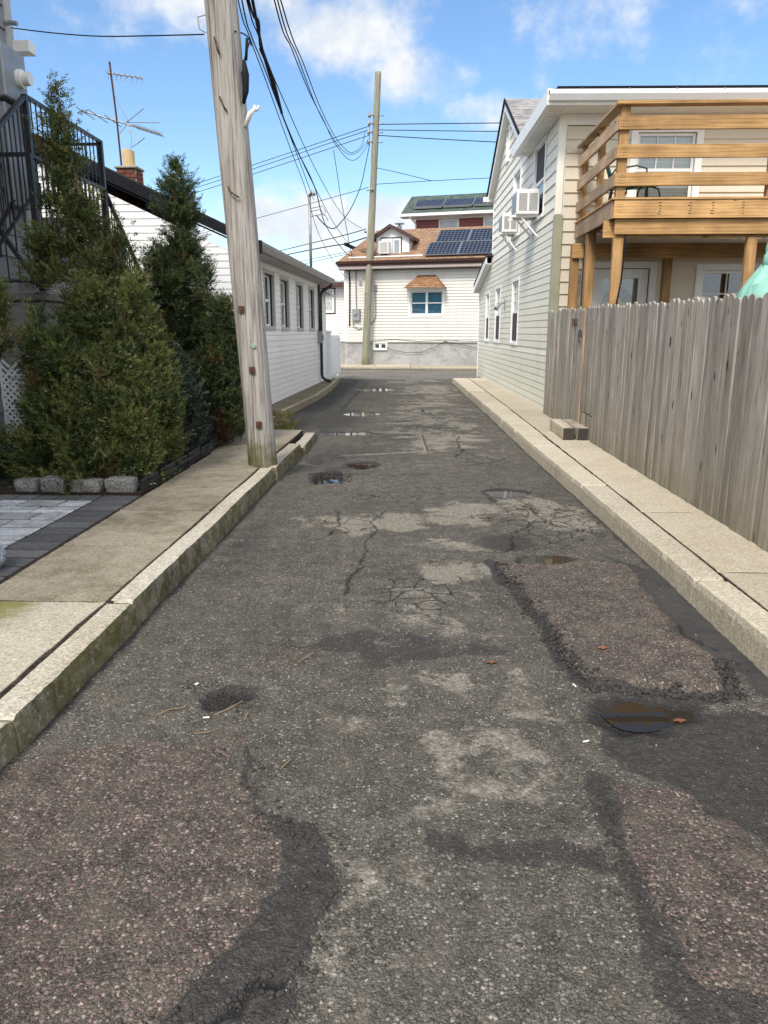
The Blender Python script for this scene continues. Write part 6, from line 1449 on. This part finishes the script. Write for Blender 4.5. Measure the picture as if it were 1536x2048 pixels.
# ------------------------------------------------------------------ evergreens: sprays of scale leaves in tufts
def foliage(parent, mat, lobes, ntuft, nspray, seed, spray=.15, leaf=.046, wid=.0048, nleaf=17, up=.75, tuft_r=.066, brown=.05, berry=.04, fill=.30, name='crown', spikes=5):
    rs = np.random.RandomState(seed)
    base_l = list(lobes); rr_ = random.Random(seed + 1)
    for l in base_l:
        for q in range(spikes):
            a_ = rr_.uniform(0, 6.28); t_ = rr_.uniform(.15, .95); rad = l[4] * (1.05 - t_ * .75); h_ = rr_.uniform(.25, .5) * (l[3] - l[2]) * .55
            lobes = list(lobes) + [(l[0] + math.cos(a_) * rad * .85, l[1] + math.sin(a_) * rad * .85, l[2] + (l[3] - l[2]) * t_ * .8, l[2] + (l[3] - l[2]) * t_ * .8 + h_ + .15, rr_.uniform(.07, .13) * (.6 + l[4]))]
    areas = np.array([l[4] * (l[3] - l[2]) for l in lobes]); areas /= areas.sum()
    li = rs.choice(len(lobes), ntuft, p=areas); L = np.array(lobes, float)[li]
    t = rs.beta(1.0, 1.35, ntuft); ang = rs.rand(ntuft) * 2 * np.pi
    prof = np.minimum((1 - t) ** .8 * 1.12, .45 + t * 3.2)
    prof *= .92 + .26 * np.sin(ang * 3 + li * 1.7 + t * 5) + .16 * np.sin(ang * 7 + t * 11 + li)
    inner = rs.rand(ntuft) < fill
    rr = L[:, 4] * prof * np.where(inner, rs.uniform(.25, .75, ntuft), rs.uniform(.82, 1.08, ntuft))
    C = np.stack([L[:, 0] + rr * np.cos(ang), L[:, 1] + rr * np.sin(ang), L[:, 2] + (L[:, 3] - L[:, 2]) * t], -1)
    out = np.stack([np.cos(ang), np.sin(ang), np.full(ntuft, up)], -1) + rs.normal(0, .22, (ntuft, 3)); out /= np.linalg.norm(out, axis=1)[:, None]
    ttint = np.clip(rs.normal(.36, .27, ntuft), 0, 1); tb = (rs.rand(ntuft) < brown) * rs.uniform(.3, .8, ntuft); tbe = (rs.rand(ntuft) < berry * 4)
    n = ntuft * nspray; ci = np.repeat(np.arange(ntuft), nspray)
    base = C[ci] + rs.normal(0, tuft_r, (n, 3)) * .75; d = out[ci] + rs.normal(0, .42, (n, 3)); d /= np.linalg.norm(d, axis=1)[:, None]
    base -= d * spray * .4
    ref = np.where(np.abs(d[:, 2:3]) < .9, np.array([[0, 0, 1.]]), np.array([[1., 0, 0]])); s1 = np.cross(d, ref); s1 /= np.linalg.norm(s1, axis=1)[:, None]; s2 = np.cross(d, s1)
    sl_ = spray * rs.uniform(.6, 1.3, n)
    V = np.empty((n, nleaf, 4, 3), np.float32); T = np.zeros((n, nleaf, 4, 4), np.float32)
    for k in range(nleaf):
        q = (k + .5) / nleaf; a = k * 2.4 + rs.rand(n) * .8
        side = s1 * np.cos(a)[:, None] + s2 * np.sin(a)[:, None]
        ld = d * .75 + side * (.62 if k < nleaf - 1 else .05); ld /= np.linalg.norm(ld, axis=1)[:, None]
        wv = np.cross(ld, side + rs.normal(0, .5, (n, 3))); wv /= np.linalg.norm(wv, axis=1)[:, None] + 1e-9
        o_ = base + d * (sl_ * q)[:, None]; ll_ = leaf * rs.uniform(.7, 1.25, n) * (1.15 - .5 * q)
        V[:, k, 0] = o_; V[:, k, 1] = o_ + ld * (ll_ * .45)[:, None] + wv * wid; V[:, k, 2] = o_ + ld * ll_[:, None]; V[:, k, 3] = o_ + ld * (ll_ * .45)[:, None] - wv * wid
        tint = np.clip(ttint[ci] + rs.normal(0, .14, n) + .25 * (q - .5), 0, 1)
        T[:, k, :, 0] = tint[:, None]; T[:, k, :, 1] = tb[ci][:, None]; T[:, k, :, 2] = ((rs.rand(n) < .10) * tbe[ci] * .8)[:, None]; T[:, k, :, 3] = 1
    V = V.reshape(-1, 3); F = np.arange(len(V)).reshape(-1, 4)
    o = np_mesh(name, V, F, mat, parent); a = o.data.color_attributes.new('tint', 'FLOAT_COLOR', 'POINT'); a.data.foreach_set('color', T.reshape(-1))
    return o
def stems(parent, trunks, seed, lobes=(), nb=18):
    r = random.Random(seed); mb = MB()
    for pts, r0 in trunks: mb.tube(cat(pts, 4), [max(.008, r0 * (1 - .8 * i / (len(cat(pts, 4)) - 1))) for i in range(len(cat(pts, 4)))], 8)
    for i in range(nb):
        l = lobes[i % len(lobes)]; t = r.uniform(.1, .8); a = r.uniform(0, 6.28); rr = l[4] * (1 - t) * .95
        p0 = Vector((l[0], l[1], l[2] + (l[3] - l[2]) * t * .7)); p1 = p0 + Vector((math.cos(a) * rr, math.sin(a) * rr, .25)); mb.tube([p0, p0.lerp(p1, .5) + Vector((0, 0, .03)), p1], [.012, .009, .004], 5)
    return mb.build('trunk', M['bark'], parent, smooth=True)
def shrub(name, base, label, mat, lobes, nt, ns, seed, trunks, cat_='shrub', group=None, **kw):
    t = empty(name, base, 0, label, cat_, group)
    lb = [(l[0] - base[0], l[1] - base[1], l[2] - base[2], l[3] - base[2], l[4]) for l in lobes]
    foliage(t, mat, lb, nt, ns, seed, **kw)
    if trunks: stems(t, [([tuple(Vector(p) - Vector(base)) for p in pts], r0) for pts, r0 in trunks], seed, lb)
    return t
GJ = 'evergreens in the bed before the white house'
shrub('juniper_shrub', (-2.85, 7.05, .16), 'broad bushy olive-green juniper spilling over the granite blocks', M['juniper'],
      [(-3.26, 6.95, .12, 1.50, .44), (-2.85, 6.80, .10, 1.30, .48), (-2.68, 7.0, .12, 1.60, .30), (-2.98, 7.2, .2, 2.0, .38), (-2.64, 7.3, .2, 2.02, .25), (-2.50, 7.35, .2, 1.66, .21), (-3.52, 7.05, .5, 1.62, .28), (-3.28, 7.45, .3, 1.95, .34), (-2.60, 6.80, .10, .90, .28), (-3.05, 6.70, .12, .95, .40), (-3.50, 6.78, .10, .75, .30)],
      1350, 15, 5, [([(-2.85, 7.05, .12), (-2.9, 7.1, .9), (-3.0, 7.15, 1.7)], .05), ([(-2.8, 7.05, .12), (-2.6, 7.2, 1.0), (-2.55, 7.3, 1.8)], .04), ([(-2.95, 7.0, .12), (-3.3, 7.0, .8), (-3.5, 7.1, 1.4)], .04)], group=GJ, fill=.34, brown=.07)
shrub('cedar_tree', (-3.22, 7.85, .16), 'tall ragged cedar with bare trunk showing, in front of the stoop railings', M['juniper'],
      [(-3.50, 7.85, 2.95, 3.98, .15), (-3.46, 7.85, 2.35, 3.35, .29), (-3.32, 7.85, 1.9, 2.75, .36), (-3.66, 7.75, 2.0, 2.50, .28), (-3.0, 7.9, 1.9, 2.70, .20), (-2.92, 7.95, 1.6, 2.2, .18), (-3.25, 7.85, 1.2, 1.8, .30)],
      290, 11, 9, [([(-3.2, 7.85, .12), (-3.22, 7.85, 1.6), (-3.30, 7.85, 2.6), (-3.45, 7.85, 3.7)], .055)], 'tree', GJ, fill=.3, tuft_r=.075, brown=.14)
shrub('cedar_tree', (-2.88, 9.75, .16), 'dark pointed cedar tree between the juniper and the leaning pole', M['juniper_dark'],
      [(-2.93, 9.75, 1.9, 3.60, .34), (-2.90, 9.75, 1.3, 2.75, .50), (-2.82, 9.75, .25, 2.0, .64), (-3.2, 9.6, .3, 2.5, .44), (-2.52, 9.6, .3, 1.85, .42), (-2.55, 9.4, .2, 1.3, .40)],
      1050, 14, 13, [([(-2.88, 9.75, .12), (-2.9, 9.75, 1.6), (-2.93, 9.75, 3.3)], .06)], 'tree', GJ, fill=.38, brown=.04)
shrub('cedar_shrub', (-2.42, 9.45, .16), 'slim dark cedar peeping out just left of the leaning pole', M['juniper_dark'],
      [(-2.30, 9.45, .45, 2.0, .25), (-2.38, 9.30, .25, 1.4, .30)], 330, 12, 17, [([(-2.4, 9.45, .12), (-2.36, 9.45, 1.3)], .025)], group=GJ, fill=.3)
shrub('juniper_shrub', (-4.02, 6.95, .14), 'sparse juniper at the left edge of the picture below the stoop', M['juniper'],
      [(-4.02, 6.95, 1.45, 2.2, .24), (-3.92, 6.95, 1.35, 1.95, .20), (-4.12, 6.9, .15, .80, .24)], 190, 12, 21, [([(-4.1, 6.95, .1), (-4.08, 6.95, 1.2), (-4.0, 6.95, 1.9)], .03)], group=GJ, fill=.3)
shrub('broadleaf_shrub', (-2.62, 8.35, .16), 'grey-green broad-leaved shrub squeezed between juniper and cedar', M['broadleaf'],
      [(-2.62, 8.35, .2, 1.30, .25), (-2.68, 8.5, .2, 1.45, .22)], 260, 7, 25, [([(-2.62, 8.35, .12), (-2.62, 8.35, .8)], .02)], spray=.10, leaf=.040, wid=.013, nleaf=7, brown=0, berry=0)
shrub('dead_branch', (-2.5, 9.2, .16), 'reddish brown dead foliage hanging at the foot of the cedar', M['dead'], [(-2.46, 9.1, .2, .48, .15)], 40, 12, 29, None, cat_='dead foliage', brown=0, berry=0)

# ------------------------------------------------------------------ grass, gravel and litter
rs = np.random.RandomState(4)
def blades(n, xr, yr, zb, hh, seed, label, dens=None):
    rs = np.random.RandomState(seed); x = rs.uniform(*xr, n); y = rs.uniform(*yr, n); h = rs.uniform(.4, 1.2, n) * hh; a = rs.rand(n) * 6.28; l = rs.normal(0, .6, (n, 2)) * h[:, None]
    keep = fbm(x, y, .35, seed, 3) > -.12; x, y, h, a, l = x[keep], y[keep], h[keep], a[keep], l[keep]; n = len(x)
    V = np.empty((n, 4, 3), np.float32); w_ = .004
    V[:, 0] = np.stack([x - w_ * np.cos(a), y - w_ * np.sin(a), np.full(n, zb)], -1); V[:, 1] = np.stack([x + w_ * np.cos(a), y + w_ * np.sin(a), np.full(n, zb)], -1)
    V[:, 2] = np.stack([x + l[:, 0] + .001, y + l[:, 1], zb + h], -1); V[:, 3] = np.stack([x + l[:, 0] - .001, y + l[:, 1], zb + h], -1)
    o = np_mesh('grass', V.reshape(-1, 3), np.arange(4 * n).reshape(-1, 4), M['grass']); T = np.zeros((n, 4, 4), np.float32); T[:, :, 0] = rs.rand(n)[:, None]; T[:, :, 3] = 1
    a_ = o.data.color_attributes.new('tint', 'FLOAT_COLOR', 'POINT'); a_.data.foreach_set('color', T.reshape(-1)); tag(o, label, None, None, 'stuff')
sheet('grass_soil', [(-2.95, 10.76), (-1.75, 10.80), (-1.85, 11.8), (-2.30, 13.6), (-2.95, 13.6)], .05, M['dirt'], .2, 'patch of dry soil between the sidewalk and the white house strip')
blades(9000, (-2.9, -1.85), (10.8, 13.5), .05, .06, 3, 'dry yellow grass between the sidewalk and the house strip')
def stones(n, pts, sizes, name, label, mat, seed):
    rs = np.random.RandomState(seed); oc = np.array([(1, 0, 0), (-1, 0, 0), (0, 1, 0), (0, -1, 0), (0, 0, 1), (0, 0, -1)], float); tri = np.array([(0, 2, 4), (2, 1, 4), (1, 3, 4), (3, 0, 4), (2, 0, 5), (1, 2, 5), (3, 1, 5), (0, 3, 5)])
    V = oc[None] * (rs.uniform(.6, 1.3, (n, 6, 1))) * sizes[:, None, None]; V[:, :, 2] *= .7
    a = rs.rand(n) * 6.28; c, s = np.cos(a)[:, None], np.sin(a)[:, None]; x = V[:, :, 0] * c - V[:, :, 1] * s; y = V[:, :, 0] * s + V[:, :, 1] * c
    V = np.stack([x, y, V[:, :, 2]], -1) + pts[:, None]
    F = (tri[None] + (np.arange(n) * 6)[:, None, None]).reshape(-1, 3); o = np_mesh(name, V.reshape(-1, 3), F, mat); tag(o, label, None, None, 'stuff'); return o
M['gravel'] = None
m, g = newmat('loose_gravel'); gp = pos(g); gi = g.n('ShaderNodeSeparateXYZ', {0: g.vor(gp, 60, out='Color')}, out=0)
finish(g, g.ramp(gi, [(0, (.05, .047, .045)), (.4, (.10, .09, .085)), (.80, (.17, .15, .13)), (1, (.33, .30, .26))]), .85, g.bump(g.noise(gp, 150, 3), .4, .003), .3); M['gravel'] = m
N = 30000; yy = 1.2 * (7 / 1.2) ** (rs.rand(N) ** 1.25); xx = rs.uniform(-1.42, 1.6, N)
kedge = rs.rand(N) < .07; xx = np.where(kedge, np.where(rs.rand(N) < .5, -1.44 + np.abs(rs.normal(0, .06, N)), rx_(yy) - .02 - np.abs(rs.normal(0, .07, N))), xx)
xi = np.clip(np.searchsorted(xs, xx), 0, len(xs) - 1); yi = np.clip(np.searchsorted(ys, yy), 0, len(ys) - 1); zz = Z[yi, xi]
keep = (tar[yi, xi] < .75) | (rs.rand(N) < .12); keep &= wet[yi, xi] < .5
xx, yy, zz = xx[keep], yy[keep], zz[keep]; N = len(xx)
sz = .0018 + .0040 * rs.rand(N) ** 3.2 * (1 + .5 * (yy > 2.5)); stones(N, np.stack([xx, yy, zz + sz * .1], -1), sz, 'gravel', 'loose small stones scattered over the asphalt', M['gravel'], 6)
N = 700; xx = rs.uniform(-3, 2.9, N); yy = 31.18 - .108 * xx - np.abs(rs.normal(0, .25, N)); stones(N, np.stack([xx, yy, np.full(N, .01)], -1), rs.uniform(.01, .035, N), 'gravel', 'gritty debris along the far kerb', M['gravel'], 8)
N = 350; xx = -2.1 + rs.normal(0, .25, N); yy = 23.6 + rs.normal(0, .5, N); stones(N, np.stack([xx, yy, np.full(N, .01)], -1), rs.uniform(.008, .03, N), 'gravel', 'small pile of rubble by the white fence post', M['gravel'], 9)
def chunks(n, line, w_, lo, hi, label, seed):
    rs = np.random.RandomState(seed); P = np.array(line, float); k = rs.randint(0, len(P) - 1, n); t = rs.rand(n)[:, None]
    p = P[k] * (1 - t) + P[k + 1] * t + rs.normal(0, w_, (n, 2)); z = Z[np.clip(np.searchsorted(ys, p[:, 1]), 0, len(ys) - 1), np.clip(np.searchsorted(xs, p[:, 0]), 0, len(xs) - 1)]
    s = lo + (hi - lo) * rs.rand(n) ** 2.5; stones(n, np.stack([p[:, 0], p[:, 1], z + s * .3], -1), s, 'crumbled_asphalt', label, M['crumb'], seed)
M['crumb'] = plain('asphalt_crumbs', (.038, .035, .034), .95, .6, nscale=40, bumpd=.003)
chunks(700, [(.83, 3.07), (1.1, 3.02), (1.42, 2.99), (1.48, 3.2), (1.50, 3.35)], .020, .005, .020, 'dark crumbs along the near edge of the reddish patch', 51)
chunks(500, [(.60, 4.82), (.72, 3.75), (.82, 3.1)], .03, .004, .016, 'dark crumbs along the left edge of the reddish patch', 52)
chunks(360, [(-.62, 2.55), (-.46, 2.09), (-.22, 1.95), (-.24, 1.5), (-.55, 1.34), (-.95, 1.1)], .035, .003, .012, 'dark crumbs along the rim of the left patch', 53)
chunks(160, [(-.98, 2.98), (-.82, 3.0), (-.70, 2.88), (-.72, 2.74)], .025, .003, .009, 'dark crumbs around the small hole', 54)
chunks(260, [(-1.15, 7.95), (-.9, 8.15), (-.7, 8.0), (-.72, 7.6)], .05, .005, .016, 'dark crumbs around the deep pothole', 55)
chunks(200, [(.66, 2.3), (.64, 1.9), (.75, 1.45)], .03, .003, .008, 'dark crumbs along the right near patch', 56)
def road_z(x, y): return zat(x, y)
for i, (x, y, a, lb) in enumerate([(-.83, 2.73, .2, 'cigarette end beside the little hole on the left of the alley'), (.75, 3.08, 1.9, 'cigarette end just left of the reddish patch'), (.69, 2.60, .4, 'cigarette end on the dark asphalt nearest the brown puddle'), (-.95, 3.02, 1.1, 'scrap of pale paper on the gravelly left side')]):
    t = empty('cigarette_butt' if i < 3 else 'paper_scrap', (x, y, road_z(x, y) + .007), a, lb, 'cigarette butt' if i < 3 else 'paper scrap')
    mb = MB(); mb.tube([(-.012, 0, 0), (.006, 0, 0)], .0035, 8) if i < 3 else mb.box(-.009, .009, -.006, .006, -.002, .001); mb.build('paper', M['white_paper'], t)
    if i < 3: mb = MB(); mb.tube([(.0062, 0, 0), (.014, 0, 0)], .0036, 8); mb.build('filter', M['white_paper'], t)
for pts, lb in [([(-1.04, 2.73), (-1.0, 2.775), (-.94, 2.80)], 'bent dry twig on the left side of the alley'), ([(-.80, 2.75), (-.75, 2.80), (-.71, 2.88)], 'dry twig lying across the little hole'), ([(-.67, 2.72), (-.665, 2.77)], 'short dry twig right of the little hole'), ([(-.46, 2.38), (-.435, 2.43)], 'forked brown twig near the middle of the alley'), ([(-.84, 2.605), (-.78, 2.615)], 'tiny twig below the little hole'), ([(-1.34, 6.2), (-1.36, 6.45)], 'grey stick against the left kerb'), ([(-.53, 3.27), (-.47, 3.37)], 'thin twig beside the small reddish spot')]:
    mb = MB(); mb.tube([(a, b, road_z(a, b) + .008 + .004 * (i % 2)) for i, (a, b) in enumerate(pts)], .0020, 5); o = mb.build('twig', M['straw']); tag(o, lb, 'twig')
for x, y, lb in [(.40, 3.31, 'curled brown leaf in the middle of the alley'), (.96, 3.43, 'small brown leaf on the reddish patch'), (1.12, 2.80, 'orange leaf beside the brown puddle')]:
    mb = MB(); z = road_z(x, y) + .008; V = []
    for i in range(5):
        u = -.026 + .013 * i; w_ = [.002, .010, .013, .009, .001][i]; V += [(x + u, y - w_, z + .006 * (i % 2)), (x + u, y, z - .003), (x + u, y + w_, z + .005)]
    F = []
    for i in range(4): F += [(3 * i, 3 * i + 3, 3 * i + 4, 3 * i + 1), (3 * i + 1, 3 * i + 4, 3 * i + 5, 3 * i + 2)]
    o = mesh_obj('fallen_leaf', V, F, M['deadleaf']); sm = o.modifiers.new('thick', 'SOLIDIFY'); sm.thickness = .0012; tag(o, lb, 'leaf')
